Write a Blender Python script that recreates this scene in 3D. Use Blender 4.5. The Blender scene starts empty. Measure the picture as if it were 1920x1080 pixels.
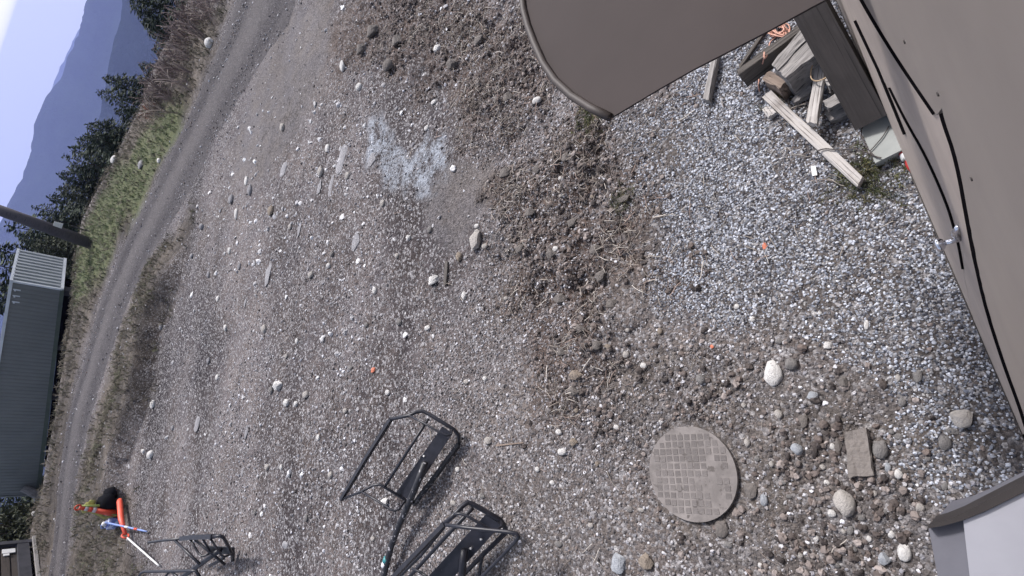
import bpy, bmesh, math, random
import numpy as np
from mathutils import Vector, Matrix

R = math.radians
rng = np.random.default_rng(7)
random.seed(7)
sc = bpy.context.scene
COL = sc.collection

# ------------------------------------------------------------------ camera
CAM_H = 3.5
FPX, NX, NY = 1000.0, 910.0, 300.0          # focal length and nadir offset, in pixels of a 1920 wide frame
_up = -np.array([NX, -NY, -FPX]); _up /= np.linalg.norm(_up)
_f = np.array([0, 0, -1.0]); _y = _f - (_f @ _up) * _up; _y /= np.linalg.norm(_y)
_x = np.cross(_y, _up)
CM = np.stack([_x, _y, _up])                # camera axes -> world axes
cam_d = bpy.data.cameras.new('camera'); cam = bpy.data.objects.new('camera', cam_d); COL.objects.link(cam)
m4 = Matrix([list(CM[0]) + [0], list(CM[1]) + [0], list(CM[2]) + [CAM_H], [0, 0, 0, 1]])
cam.matrix_world = m4
cam_d.sensor_width = 36.0; cam_d.lens = 36.0 * FPX / 1920.0
cam_d.clip_start = 0.02; cam_d.clip_end = 30000
sc.camera = cam

# ------------------------------------------------------------------ world, sun, exposure
SUN_EL, SUN_AZ = R(52), R(36)               # azimuth measured from +Y towards +X
w = bpy.data.worlds.new('World'); sc.world = w; w.use_nodes = True
nt = w.node_tree; nt.nodes.clear()
out = nt.nodes.new('ShaderNodeOutputWorld'); bg = nt.nodes.new('ShaderNodeBackground')
sky = nt.nodes.new('ShaderNodeTexSky'); sky.sky_type = 'NISHITA'; sky.sun_disc = False
sky.sun_elevation = SUN_EL; sky.sun_rotation = SUN_AZ
sky.altitude = 1000; sky.air_density = 0.75; sky.dust_density = 7.5; sky.ozone_density = 2.5
tc = nt.nodes.new('ShaderNodeTexCoord'); sp = nt.nodes.new('ShaderNodeSeparateXYZ'); cb = nt.nodes.new('ShaderNodeCombineXYZ')
mx = nt.nodes.new('ShaderNodeMath'); mx.operation = 'MAXIMUM'; mx.inputs[1].default_value = 0.06
nt.links.new(tc.outputs['Generated'], sp.inputs[0])
nt.links.new(sp.outputs[0], cb.inputs[0]); nt.links.new(sp.outputs[1], cb.inputs[1])
nt.links.new(sp.outputs[2], mx.inputs[0]); nt.links.new(mx.outputs[0], cb.inputs[2])
nt.links.new(cb.outputs[0], sky.inputs['Vector'])
hs_ = nt.nodes.new('ShaderNodeHueSaturation'); hs_.inputs['Saturation'].default_value = 0.64; nt.links.new(sky.outputs[0], hs_.inputs['Color'])
nt.links.new(hs_.outputs[0], bg.inputs[0]); bg.inputs[1].default_value = 0.15
nt.links.new(bg.outputs[0], out.inputs[0])
sl = bpy.data.lights.new('sun', 'SUN'); sun = bpy.data.objects.new('sun', sl); COL.objects.link(sun)
sl.energy = 2.5; sl.angle = R(7); sl.color = (1.0, 0.965, 0.955)
sun_dir = Vector((math.cos(SUN_EL) * math.sin(SUN_AZ), math.cos(SUN_EL) * math.cos(SUN_AZ), math.sin(SUN_EL)))
sun.rotation_euler = sun_dir.to_track_quat('Z', 'Y').to_euler()
sc.view_settings.view_transform = 'Standard'; sc.view_settings.look = 'None'
sc.view_settings.gamma = 1.0; sc.view_settings.exposure = 0.63; sc.view_settings.use_curve_mapping = False
sc.render.engine = 'CYCLES'
sc.cycles.max_bounces = 6; sc.cycles.volume_bounces = 1; sc.cycles.use_denoising = True

# ------------------------------------------------------------------ small maths
def sstep(a, b, x):
    t = np.clip((x - a) / (b - a), 0, 1); return t * t * (3 - 2 * t)

def _hash(ix, iy, seed):
    n = (ix * 374761393 + iy * 668265263 + seed * 974634777) & 0x7fffffff
    n = ((n ^ (n >> 13)) * 1274126177) & 0x7fffffff
    n = (n ^ (n >> 16)) & 0x7fffffff
    return (n & 0xffff) / 65535.0

def vnoise(x, y, s, seed=0):
    x = np.asarray(x, float) / s; y = np.asarray(y, float) / s
    ix = np.floor(x).astype(np.int64); iy = np.floor(y).astype(np.int64)
    fx = x - ix; fy = y - iy
    fx = fx * fx * (3 - 2 * fx); fy = fy * fy * (3 - 2 * fy)
    a = _hash(ix, iy, seed); b = _hash(ix + 1, iy, seed); c = _hash(ix, iy + 1, seed); d = _hash(ix + 1, iy + 1, seed)
    return (a + (b - a) * fx) * (1 - fy) + (c + (d - c) * fx) * fy

def fbm(x, y, s, o=4, seed=0):
    v = 0; a = 0.5; n = 0
    for i in range(o):
        v = v + a * (vnoise(x + 31.7 * i, y - 17.3 * i, s, seed + i) - 0.5); n += a; a *= 0.5; s *= 0.5
    return v / n * 2                        # about -1 .. 1

def ray(px, py):
    d = np.array([px - 960.0, -(py - 540.0), -FPX]); d /= np.linalg.norm(d)
    return CM @ d

def P0(px, py, z=0.0):
    d = ray(px, py); t = (z - CAM_H) / d[2]
    return np.array([d[0] * t, d[1] * t, z])

def poly_w(pts): return np.array([P0(*p)[:2] for p in pts])

def sdist(poly, x, y, closed=True):
    """signed distance to a polygon (negative inside), or distance to a polyline"""
    x = np.asarray(x, float); y = np.asarray(y, float)
    d = np.full(x.shape, 1e18); ins = np.zeros(x.shape, bool); n = len(poly)
    for i in range(n if closed else n - 1):
        ax, ay = poly[i]; bx, by = poly[(i + 1) % n]
        ex, ey = bx - ax, by - ay
        t = np.clip(((x - ax) * ex + (y - ay) * ey) / (ex * ex + ey * ey + 1e-12), 0, 1)
        d = np.minimum(d, (x - ax - t * ex) ** 2 + (y - ay - t * ey) ** 2)
        if closed:
            c = ((ay > y) != (by > y)) & (x < ex * (y - ay) / (ey if abs(ey) > 1e-12 else 1e-12) + ax)
            ins ^= c
    d = np.sqrt(d)
    return np.where(ins, -d, d) if closed else d

# ------------------------------------------------------------------ zones of the ground, from the photograph's outlines on the flat yard
Z = dict(
 gravel=[(1150,245),(1290,140),(1440,40),(1560,-20),(1720,-20),(1900,300),(1990,700),(1990,1000),(1880,1010),(1800,900),(1740,800),(1640,700),(1560,640),(1440,610),(1330,600),(1250,600),(1215,520),(1235,430),(1200,330)],
 gravel2=[(930,900),(1010,860),(1120,890),(1190,960),(1200,1110),(900,1110),(880,1000)],
 ridge=[(1100,190),(1170,250),(1190,350),(1210,440),(1190,540),(1230,600),(1160,720),(1070,740),(1010,640),(980,560),(915,470),(930,380),(960,320),(1030,260)],
 soil=[(1250,620),(1450,640),(1600,680),(1700,800),(1830,920),(1800,1000),(1700,1110),(1350,1110),(1210,1000),(1190,900),(1130,800),(1160,700)],
 topmud=[(640,-20),(1000,-20),(1050,160),(1010,270),(930,260),(820,180),(700,120),(625,120)],
 clay=[(690,215),(715,225),(745,262),(770,300),(800,262),(845,240),(850,300),(805,360),(760,345),(715,335),(690,300)],
 smooth=[(840,300),(930,300),(940,370),(890,440),(850,475),(810,430),(800,370)],
 smooth2=[(510,-20),(625,-20),(612,170),(560,260),(480,330),(420,360),(470,180)],
 verge=[(372,380),(338,520),(296,640),(276,760),(240,880),(240,1000),(300,1110),(120,1110),(143,950),(185,760),(235,600),(290,480)],
 green=[(292,330),(262,400),(222,440),(200,520),(150,560),(134,540),(150,440),(178,385),(215,325),(260,265),(330,190),(345,240)],
 farstrip=[(440,-10),(385,130),(330,250),(270,370),(215,480),(180,580),(150,680),(118,880),(100,1110),(50,1110),(60,920),(90,900),(112,700),(128,530),(150,430),(182,360),(240,250),(272,190),(345,20)],
 darkband=[(352,500),(420,560),(425,640),(345,760),(270,880),(262,800),(288,690),(310,600)],
)
ZW = {k: poly_w(v) for k, v in Z.items()}
ROAD_L = poly_w([(450,-60),(415,60),(375,150),(328,255),(270,372),(216,480),(178,580),(150,680),(124,780),(108,880),(98,980),(86,1080),(70,1180)])
ROAD_R = poly_w([(590,-60),(545,60),(480,150),(412,262),(350,385),(285,490),(238,590),(204,690),(173,790),(150,885),(137,980),(130,1080),(122,1180)])
crest_px = [(420,-120),(345,32),(300,110),(272,190),(240,255),(205,325),(182,365),(160,415),(148,470),(146,540),(113,760),(86,920),(66,980),(58,1080),(50,1200)]
cw = poly_w(crest_px); C_AZ = np.arctan2(cw[:,0], cw[:,1]); C_R = np.hypot(cw[:,0], cw[:,1])
o_ = np.argsort(C_AZ); C_AZ = C_AZ[o_]; C_R = C_R[o_]
led = poly_w([(350,470),(334,530),(302,610),(287,690),(272,760),(245,850),(236,910),(230,960)])
L_AZ = np.arctan2(led[:,0], led[:,1]); L_R = np.hypot(led[:,0], led[:,1]); o_ = np.argsort(L_AZ); L_AZ = L_AZ[o_]; L_R = L_R[o_]
RIDGE = poly_w([(1130,215),(1090,300),(1050,380),(1060,450),(1100,530),(1110,610),(1080,700)])
LID = P0(1297, 887)[:2]

# the grey shed stands on ground that falls away to the left; its base corners lie on the photograph's sight lines
def azt(px, py):
    d = ray(px, py); return d[0] / d[1], d[2] / np.hypot(d[0], d[1])
SH_U = np.array([-0.94, 0.34]); SH_U /= np.linalg.norm(SH_U); SH_V = np.array([SH_U[1], -SH_U[0]])
_kB, _tB = azt(137, 547); _kA, _tA = azt(141, 492); _kC, _tC = azt(96, 925)
SH_R = 26.0; _yB = SH_R / math.hypot(1, _kB); SH_B = np.array([_kB * _yB, _yB, CAM_H + SH_R * _tB])
SH_W = float((_kA * SH_B[1] - SH_B[0]) / (SH_V[0] - _kA * SH_V[1])); SH_L = float((_kC * SH_B[1] - SH_B[0]) / (SH_U[0] - _kC * SH_U[1]))
SH_A = SH_B[:2] + SH_V * SH_W; SH_C = SH_B[:2] + SH_U * SH_L
SH_SX = float((CAM_H + np.hypot(*SH_C) * _tC - SH_B[2]) / SH_L); SH_SY = float((CAM_H + np.hypot(*SH_A) * _tA - SH_B[2]) / SH_W)
print('SHED', SH_B, SH_W, SH_L, SH_SX, SH_SY)

def zmask(k, x, y, soft, wob, ws, seed=0):
    d = sdist(ZW[k], x, y) + fbm(x, y, ws, 3, seed + 5) * wob
    return 1 - sstep(-soft, soft, d)

def macro(x, y):
    """ground height without the fine lumps"""
    az = np.arctan2(x, np.maximum(y, -1e3)); r = np.hypot(x, y)
    rc = np.interp(az, C_AZ, C_R) + fbm(x, y, 3.0, 2, 91) * 0.35
    d = r - rc
    h = -np.where(d > 0, 0.42 * d * sstep(0, 3, d), 0)
    h = np.maximum(h, -640)
    dl = r - np.interp(az, L_AZ, L_R) - fbm(x, y, 0.8, 2, 12) * 0.3
    win = sstep(L_AZ[0] - 0.05, L_AZ[0] + 0.04, az) * (1 - sstep(L_AZ[-1] - 0.06, L_AZ[-1] + 0.02, az))
    h = h + 0.34 * sstep(-0.1, 0.12, dl) * (1 - sstep(0.6, 3.2, dl)) * win
    lx = (x - SH_B[0]) * SH_U[0] + (y - SH_B[1]) * SH_U[1]; ly = (x - SH_B[0]) * SH_V[0] + (y - SH_B[1]) * SH_V[1]
    ds = np.hypot(np.maximum(np.maximum(-lx, lx - SH_L), 0), np.maximum(np.maximum(-ly, ly - SH_W), 0))
    wsh = 1 - sstep(0.4, 3.2, ds)
    h = h * (1 - wsh) + (SH_B[2] + SH_SX * lx + SH_SY * ly - 0.03) * wsh
    near = 1 - sstep(25, 60, r)
    h = h + fbm(x, y, 1.6, 3, 3) * 0.035 * near * sstep(1.2, 3.0, r)
    return h

def height(x, y):
    x = np.asarray(x, float); y = np.asarray(y, float)
    h = macro(x, y)
    r = np.hypot(x, y)
    n1 = fbm(x, y, 0.28, 4, 21); n2 = fbm(x, y, 0.09, 3, 33)
    rm = 1 - sstep(-0.30, 0.12, sdist(ZW['ridge'], x, y) + n1 * 0.3)
    tm = 1 - sstep(-0.3, 0.3, sdist(ZW['topmud'], x, y) + n1 * 0.3)
    so = 1 - sstep(-0.1, 0.1, sdist(ZW['soil'], x, y) + n1 * 0.1)
    sm = 1 - sstep(-0.15, 0.15, sdist(ZW['smooth'], x, y) + n1 * 0.1)
    rid = np.exp(-(sdist(RIDGE, x, y, False) / 0.33) ** 2)
    lump = np.maximum(rm, tm)
    flat = (1 - 0.8 * sm)
    fade = 1 - sstep(14, 30, r)
    h = h + (0.012 * n1 + 0.007 * n2) * flat * fade + lump * (0.045 * n1 + 0.062 * np.abs(n2) - 0.055 * np.maximum(0, fbm(x, y, 0.16, 2, 18)) + 0.016 * fbm(x, y, 0.045, 2, 8)) * fade
    h = h + so * (0.010 * n1 + 0.008 * n2) + 0.045 * rid * (1 + 0.8 * n1)
    dl = np.hypot(x - LID[0], y - LID[1])
    k = 1 - sstep(0.30, 0.44, dl)
    h = h * (1 - k) + (-0.018) * k
    # shallow vehicle ruts running across the yard
    u = x * 0.25 + y * 0.97
    h = h + 0.018 * np.sin(u * 3.1 + 2.5 * fbm(x, y, 2.5, 2, 55)) * sstep(4.5, 6.5, r) * (1 - sstep(11, 14, r))
    return h

def hgt(x, y): return float(height(np.array([x]), np.array([y]))[0])

def pick(px, py, dz=0.0):
    z = 0.0
    for _ in range(8):
        p = P0(px, py, z + dz); z = 0.5 * z + 0.5 * float(macro(np.array([p[0]]), np.array([p[1]]))[0])
    p = P0(px, py, z + dz)
    return np.array([p[0], p[1], hgt(p[0], p[1])])

# ------------------------------------------------------------------ object helpers
def link(o, parent=None):
    COL.objects.link(o)
    if parent is not None: o.parent = parent
    return o

def tag(o, label=None, cat=None, group=None, kind=None):
    if label: o['label'] = label
    if cat: o['category'] = cat
    if group: o['group'] = group
    if kind: o['kind'] = kind
    return o

def empty(name, loc=(0, 0, 0), rz=0.0, label=None, cat=None, group=None):
    o = bpy.data.objects.new(name, None); o.empty_display_size = 0.2
    o.location = [float(v) for v in loc]; o.rotation_euler = (0, 0, rz)
    link(o); tag(o, label, cat, group); return o

def mesh_np(name, verts, faces, mat=None, smooth=False):
    me = bpy.data.meshes.new(name)
    me.from_pydata([tuple(map(float, v)) for v in verts], [], [tuple(map(int, f)) for f in faces])
    if mat: me.materials.append(mat)
    if smooth: me.polygons.foreach_set('use_smooth', [True] * len(me.polygons))
    me.update(); return me

def fast_mesh(name, V, Q, mat=None, smooth=False):
    """V (n,3), Q (m,k) with the same k for all"""
    V = np.asarray(V, np.float32); Q = np.asarray(Q, np.int32); k = Q.shape[1]
    me = bpy.data.meshes.new(name)
    me.vertices.add(len(V)); me.vertices.foreach_set('co', V.ravel())
    me.loops.add(Q.size); me.loops.foreach_set('vertex_index', Q.ravel())
    me.polygons.add(len(Q)); me.polygons.foreach_set('loop_start', np.arange(0, Q.size, k, dtype=np.int32))
    me.polygons.foreach_set('loop_total', np.full(len(Q), k, np.int32))
    if smooth: me.polygons.foreach_set('use_smooth', np.ones(len(Q), bool))
    if mat: me.materials.append(mat)
    me.update(calc_edges=True); me.validate(); return me

def obj(name, me, parent=None, loc=None, rot=None):
    o = bpy.data.objects.new(name, me)
    if loc is not None: o.location = [float(v) for v in loc]
    if rot is not None: o.rotation_euler = rot
    return link(o, parent)

class MB:
    """collects solids in one bmesh"""
    def __init__(s): s.bm = bmesh.new()
    def box(s, c, size, rot=None):
        r = bmesh.ops.create_cube(s.bm, size=1.0)
        M = Matrix.Translation(Vector([float(v) for v in c])) @ (rot.to_4x4() if rot else Matrix()) @ Matrix.Diagonal((*[float(v) for v in size], 1))
        bmesh.ops.transform(s.bm, matrix=M, verts=r['verts']); return r['verts']
    def prism(s, base, top):
        n = len(base)
        b = [s.bm.verts.new([float(q) for q in v]) for v in base]; t = [s.bm.verts.new([float(q) for q in v]) for v in top]
        s.bm.faces.new(b[::-1]); s.bm.faces.new(t)
        for i in range(n): s.bm.faces.new((b[i], b[(i + 1) % n], t[(i + 1) % n], t[i]))
    def tube(s, pts, r, seg=8, cap=True, flat=None):
        pts = [Vector([float(q) for q in p]) for p in pts]; n = len(pts)
        rr = r if isinstance(r, (list, tuple)) else [r] * n
        rings = []; prev = None
        for i, p in enumerate(pts):
            if i == 0: d = pts[1] - p
            elif i == n - 1: d = p - pts[-2]
            else: d = (pts[i + 1] - p).normalized() + (p - pts[i - 1]).normalized()
            d = d.normalized() if d.length > 1e-9 else Vector((0, 0, 1))
            ref = prev if prev is not None else (Vector((0, 0, 1)) if abs(d.z) < 0.9 else Vector((1, 0, 0)))
            a = ref - d * ref.dot(d)
            if a.length < 1e-6: a = d.orthogonal()
            a.normalize(); b = d.cross(a); prev = a
            ring = []
            for k in range(seg):
                t = 2 * math.pi * k / seg + (math.pi / 4 if seg == 4 else 0)
                ka, kb = (flat if flat else (1, 1))
                ring.append(s.bm.verts.new(p + a * (math.cos(t) * rr[i] * ka) + b * (math.sin(t) * rr[i] * kb)))
            rings.append(ring)
        for i in range(n - 1):
            for k in range(seg):
                s.bm.faces.new((rings[i][k], rings[i][(k + 1) % seg], rings[i + 1][(k + 1) % seg], rings[i + 1][k]))
        if cap: s.bm.faces.new(rings[0][::-1]); s.bm.faces.new(rings[-1])
    def done(s, name, mat, parent=None, bevel=0.0, smooth=False, sub=0, jit=0.0, loc=None, rz=None):
        bm = s.bm
        if bevel > 0:
            bmesh.ops.bevel(bm, geom=[e for e in bm.edges if len(e.link_faces) == 2 and e.calc_face_angle(0) > 0.5], offset=bevel, segments=2, affect='EDGES', clamp_overlap=True)
        bmesh.ops.recalc_face_normals(bm, faces=bm.faces)
        me = bpy.data.meshes.new(name); bm.to_mesh(me); bm.free()
        if mat: me.materials.append(mat)
        if smooth: me.polygons.foreach_set('use_smooth', [True] * len(me.polygons))
        o = bpy.data.objects.new(name, me)
        if loc is not None: o.location = [float(v) for v in loc]
        if rz is not None: o.rotation_euler = (0, 0, rz)
        return link(o, parent)

# ------------------------------------------------------------------ materials
def N(nt, t, **kw):
    n = nt.nodes.new('ShaderNode' + t)
    for k, v in kw.items(): setattr(n, k, v)
    return n

def base_mat(name):
    m = bpy.data.materials.new(name); m.use_nodes = True; nt = m.node_tree
    b = nt.nodes['Principled BSDF']; return m, nt, b

def mixc(nt, fac, a, b, mode='MIX'):
    n = N(nt, 'Mix', data_type='RGBA', blend_type=mode)
    for sock, v in ((n.inputs[0], fac), (n.inputs[6], a), (n.inputs[7], b)):
        if hasattr(v, 'is_output'): nt.links.new(v, sock)
        elif isinstance(v, (int, float)): sock.default_value = v
        else: sock.default_value = (*v[:3], 1)
    return n.outputs[2]

def math_n(nt, op, a, b=0.0, c=None):
    n = N(nt, 'Math', operation=op)
    for i, v in enumerate((a, b) if c is None else (a, b, c)):
        if hasattr(v, 'is_output'): nt.links.new(v, n.inputs[i])
        else: n.inputs[i].default_value = v
    return n.outputs[0]

def maprange(nt, v, a, b, c=0.0, d=1.0):
    n = N(nt, 'MapRange'); nt.links.new(v, n.inputs[0])
    for i, q in enumerate((a, b, c, d)): n.inputs[i + 1].default_value = q
    return n.outputs[0]

def noise_n(nt, vec, scale, detail=4, rough=0.6, dist=0.0):
    n = N(nt, 'TexNoise'); n.inputs['Scale'].default_value = scale; n.inputs['Detail'].default_value = detail
    n.inputs['Roughness'].default_value = rough; n.inputs['Distortion'].default_value = dist
    if vec is not None: nt.links.new(vec, n.inputs['Vector'])
    return n.outputs[0]

def coords(nt, kind='Object', scale=(1, 1, 1)):
    t = N(nt, 'TexCoord'); mp = N(nt, 'Mapping'); mp.inputs['Scale'].default_value = scale
    nt.links.new(t.outputs[kind], mp.inputs[0]); return mp.outputs[0]

def bump(nt, b, h, strength=0.5, dist=0.01):
    n = N(nt, 'Bump'); n.inputs['Strength'].default_value = strength; n.inputs['Distance'].default_value = dist
    nt.links.new(h, n.inputs['Height']); nt.links.new(n.outputs[0], b.inputs['Normal'])

def simple(name, c1, c2, scale=8, rough=0.7, metal=0.0, bst=0.3, bd=0.003, stretch=(1, 1, 1), detail=5, lo=0.35, hi=0.65, speck=None, bscale=None):
    m, nt, b = base_mat(name); v = coords(nt, 'Object', stretch)
    n = noise_n(nt, v, scale, detail); f = maprange(nt, n, lo, hi)
    c = mixc(nt, f, c1, c2)
    if speck:
        s = noise_n(nt, v, speck[1], 3); c = mixc(nt, maprange(nt, s, speck[2], speck[2] + 0.06), c, speck[0])
    nt.links.new(c, b.inputs['Base Color']); b.inputs['Roughness'].default_value = rough; b.inputs['Metallic'].default_value = metal
    if bst: bump(nt, b, noise_n(nt, v, bscale or scale * 4, 4), bst, bd)
    return m

def wood(name, c1, c2, dark, rough=0.85):
    m, nt, b = base_mat(name)
    v = coords(nt, 'Object', (1.2, 30, 30)); g = noise_n(nt, v, 2.2, 6, 0.65, 0.6)
    v2 = coords(nt, 'Object', (1, 1, 1)); st = noise_n(nt, v2, 5.0, 4)
    c = mixc(nt, maprange(nt, g, 0.3, 0.7), c1, c2)
    c = mixc(nt, maprange(nt, st, 0.52, 0.75, 0, 0.7), c, dark)
    cr = noise_n(nt, coords(nt, 'Object', (0.8, 60, 60)), 1.6, 2)
    c = mixc(nt, maprange(nt, cr, 0.60, 0.645, 0, 0.85), c, [q * 0.35 for q in dark])
    nt.links.new(c, b.inputs['Base Color']); b.inputs['Roughness'].default_value = rough
    bump(nt, b, g, 0.8, 0.004); return m

def attr_col(name, rough=0.9, vary=0.35, sat=0.0):
    """colour carried by each instanced piece"""
    m, nt, b = base_mat(name)
    a = N(nt, 'Attribute', attribute_type='INSTANCER', attribute_name='col')
    v = coords(nt, 'Object'); n = noise_n(nt, v, 3.0, 4)
    c = mixc(nt, 1.0, a.outputs['Color'], mixc(nt, n, [1 - vary] * 3, [1 + vary] * 3), 'MULTIPLY')
    nt.links.new(c, b.inputs['Base Color']); b.inputs['Roughness'].default_value = rough; return m

M = {}
M['gravel_piece'] = attr_col('gravel_piece', 0.85, 0.3)
M['blade'] = attr_col('blade', 0.8, 0.2)
M['black_paint'] = simple('black_paint', (0.012, 0.012, 0.017), (0.022, 0.022, 0.03), 20, 0.42, 0, 0.1, 0.001, speck=((0.16, 0.14, 0.15), 55, 0.70))
M['black_scratched'] = simple('black_scratched', (0.014, 0.014, 0.018), (0.03, 0.03, 0.036), 20, 0.5, 0, 0.2, 0.001, speck=((0.5, 0.48, 0.5), 26, 0.62))
M['white_tape'] = simple('white_tape', (0.75, 0.75, 0.78), (0.6, 0.6, 0.63), 20, 0.5)
M['teal_tape'] = simple('teal_tape', (0.04, 0.25, 0.27), (0.03, 0.18, 0.2), 20, 0.5)
M['tan_sheet'] = simple('tan_sheet', (0.275, 0.236, 0.207), (0.24, 0.206, 0.182), 3.0, 0.5, 0, 0.05, 0.001, speck=((0.2, 0.17, 0.155), 38, 0.745))
M['tan_sheet_low'] = simple('tan_sheet_low', (0.43, 0.365, 0.32), (0.36, 0.305, 0.27), 5.0, 0.55, 0, 0.06, 0.001, speck=((0.2, 0.17, 0.15), 30, 0.73))
M['brown_sheet'] = simple('brown_sheet', (0.058, 0.048, 0.047), (0.051, 0.0425, 0.0415), 2.5, 0.7, 0, 0.06, 0.0008, bscale=160, speck=((0.02, 0.016, 0.015), 26, 0.79))
M['brown_lip'] = simple('brown_lip', (0.05, 0.039, 0.035), (0.042, 0.033, 0.03), 6, 0.6, 0, 0.1, 0.001)
M['gap_dark'] = simple('gap_dark', (0.006, 0.005, 0.006), (0.01, 0.009, 0.01), 20, 0.9)
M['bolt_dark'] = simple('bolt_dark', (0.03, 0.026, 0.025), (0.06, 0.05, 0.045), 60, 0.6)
M['post_wood'] = wood('post_wood', (0.025, 0.022, 0.022), (0.044, 0.038, 0.038), (0.022, 0.019, 0.019))
M['plank_pale'] = wood('plank_pale', (0.36, 0.335, 0.315), (0.50, 0.475, 0.455), (0.16, 0.135, 0.12))
M['plank_grey'] = wood('plank_grey', (0.17, 0.158, 0.15), (0.33, 0.312, 0.30), (0.07, 0.062, 0.057))
M['plank_brown'] = wood('plank_brown', (0.15, 0.112, 0.088), (0.26, 0.205, 0.17), (0.10, 0.075, 0.055))
M['plank_dark'] = wood('plank_dark', (0.05, 0.043, 0.038), (0.13, 0.115, 0.104), (0.045, 0.037, 0.03))
M['concrete'] = simple('concrete', (0.27, 0.285, 0.275), (0.33, 0.345, 0.33), 7, 0.9, 0, 0.3, 0.002)
M['lid_dust'] = simple('lid_dust', (0.235, 0.212, 0.202), (0.15, 0.135, 0.128), 9, 0.9, 0, 0.6, 0.003, speck=((0.10, 0.088, 0.082), 16, 0.60))
M['lid_pad'] = simple('lid_pad', (0.112, 0.100, 0.096), (0.15, 0.135, 0.129), 30, 0.9, 0, 0.5, 0.003, speck=((0.085, 0.075, 0.07), 70, 0.60))
M['lid_pad_dusty'] = simple('lid_pad_dusty', (0.135, 0.121, 0.116), (0.175, 0.158, 0.151), 30, 0.9, 0, 0.5, 0.003, speck=((0.10, 0.088, 0.082), 70, 0.60))
M['white_sheet'] = simple('white_sheet', (0.40, 0.40, 0.435), (0.35, 0.35, 0.385), 6, 0.42, 0.55, 0.05, 0.001, bscale=180)
M['grey_edge'] = simple('grey_edge', (0.03, 0.0265, 0.0265), (0.036, 0.032, 0.032), 9, 0.7)
M['bevel_shade'] = simple('bevel_shade', (0.12, 0.12, 0.14), (0.10, 0.10, 0.12), 6, 0.6)  # grey on the white housing: its bevel's shade put into the colour
M['chrome'] = simple('chrome', (0.85, 0.86, 0.9), (0.75, 0.75, 0.8), 5, 0.25, 1.0, 0)
M['string_pink'] = simple('string_pink', (0.55, 0.27, 0.2), (0.6, 0.38, 0.3), 60, 0.8)
M['string_tan'] = simple('string_tan', (0.48, 0.33, 0.2), (0.55, 0.42, 0.28), 60, 0.8)
M['wire_dark'] = simple('wire_dark', (0.03, 0.026, 0.028), (0.07, 0.055, 0.05), 60, 0.6)
M['white_plastic'] = simple('white_plastic', (0.68, 0.67, 0.66), (0.58, 0.58, 0.57), 30, 0.5)
M['red_plastic'] = simple('red_plastic', (0.42, 0.03, 0.03), (0.32, 0.03, 0.03), 30, 0.5)
M['orange_scrap'] = simple('orange_scrap', (0.55, 0.17, 0.09), (0.48, 0.15, 0.09), 30, 0.7)
M['cone_orange'] = simple('cone_orange', (0.58, 0.065, 0.02), (0.48, 0.05, 0.02), 8, 0.5)
M['tube_orange'] = simple('tube_orange', (0.80, 0.11, 0.06), (0.7, 0.09, 0.05), 8, 0.5)
M['cone_white'] = simple('cone_white', (0.55, 0.5, 0.5), (0.45, 0.4, 0.4), 8, 0.5)
M['black_cloth'] = simple('black_cloth', (0.008, 0.008, 0.01), (0.014, 0.014, 0.017), 12, 0.9, 0, 0.5, 0.02)
M['yellow_strap'] = simple('yellow_strap', (0.36, 0.33, 0.09), (0.24, 0.25, 0.08), 12, 0.8)
M['lime_strap'] = simple('lime_strap', (0.25, 0.36, 0.09), (0.42, 0.4, 0.14), 9, 0.8)
M['blue_pail'] = simple('blue_pail', (0.16, 0.22, 0.5), (0.62, 0.68, 0.85), 14, 0.5, lo=0.45, hi=0.55)
M['blue_stick'] = simple('blue_stick', (0.16, 0.25, 0.55), (0.24, 0.32, 0.6), 14, 0.5)
M['shed_side'] = simple('shed_side', (0.155, 0.163, 0.155), (0.132, 0.14, 0.134), 1.2, 0.55, 0, 0)
M['shed_end_sunlit'] = simple('shed_end_sunlit', (0.36, 0.385, 0.40), (0.30, 0.325, 0.34), 1.5, 0.5, 0, 0)  # paler than the side walls: sun on this end put into the colour
M['shed_trim'] = simple('shed_trim', (0.62, 0.65, 0.68), (0.5, 0.53, 0.56), 2, 0.5, 0, 0)
M['rail_green'] = simple('rail_green', (0.075, 0.095, 0.07), (0.055, 0.07, 0.055), 3, 0.7, 0, 0)
M['hut_board'] = wood('hut_board', (0.030, 0.022, 0.018), (0.055, 0.042, 0.034), (0.02, 0.015, 0.012))
M['hut_post'] = simple('hut_post', (0.018, 0.018, 0.024), (0.035, 0.034, 0.042), 5, 0.7)
M['pole_wood'] = wood('pole_wood', (0.05, 0.045, 0.055), (0.09, 0.08, 0.09), (0.035, 0.03, 0.037))
M['bark'] = simple('bark', (0.06, 0.045, 0.035), (0.1, 0.08, 0.065), 8, 0.95)
def foliage(name, a, b):
    m, nt, bs = base_mat(name); v = coords(nt, 'Object')
    n = noise_n(nt, v, 1.3, 3); g = N(nt, 'NewGeometry')
    c = mixc(nt, maprange(nt, n, 0.35, 0.65), a, b)
    c = mixc(nt, 1.0, c, mixc(nt, g.outputs['Random Per Island'], (0.6, 0.6, 0.6), (1.35, 1.35, 1.35)), 'MULTIPLY')
    nt.links.new(c, bs.inputs['Base Color']); bs.inputs['Roughness'].default_value = 0.8; return m
M['needles'] = foliage('needles', (0.022, 0.036, 0.02), (0.036, 0.055, 0.03))
M['needles_olive'] = foliage('needles_olive', (0.04, 0.052, 0.03), (0.06, 0.068, 0.036))
M['leaf_dark'] = foliage('leaf_dark', (0.025, 0.034, 0.017), (0.055, 0.058, 0.026))
M['brown_sheet'].node_tree.nodes['Principled BSDF'].inputs['Specular IOR Level'].default_value = 0.1
M['grey_edge'].node_tree.nodes['Principled BSDF'].inputs['Specular IOR Level'].default_value = 0.15
M['gap_dark'].node_tree.nodes['Principled BSDF'].inputs['Specular IOR Level'].default_value = 0.0
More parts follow.
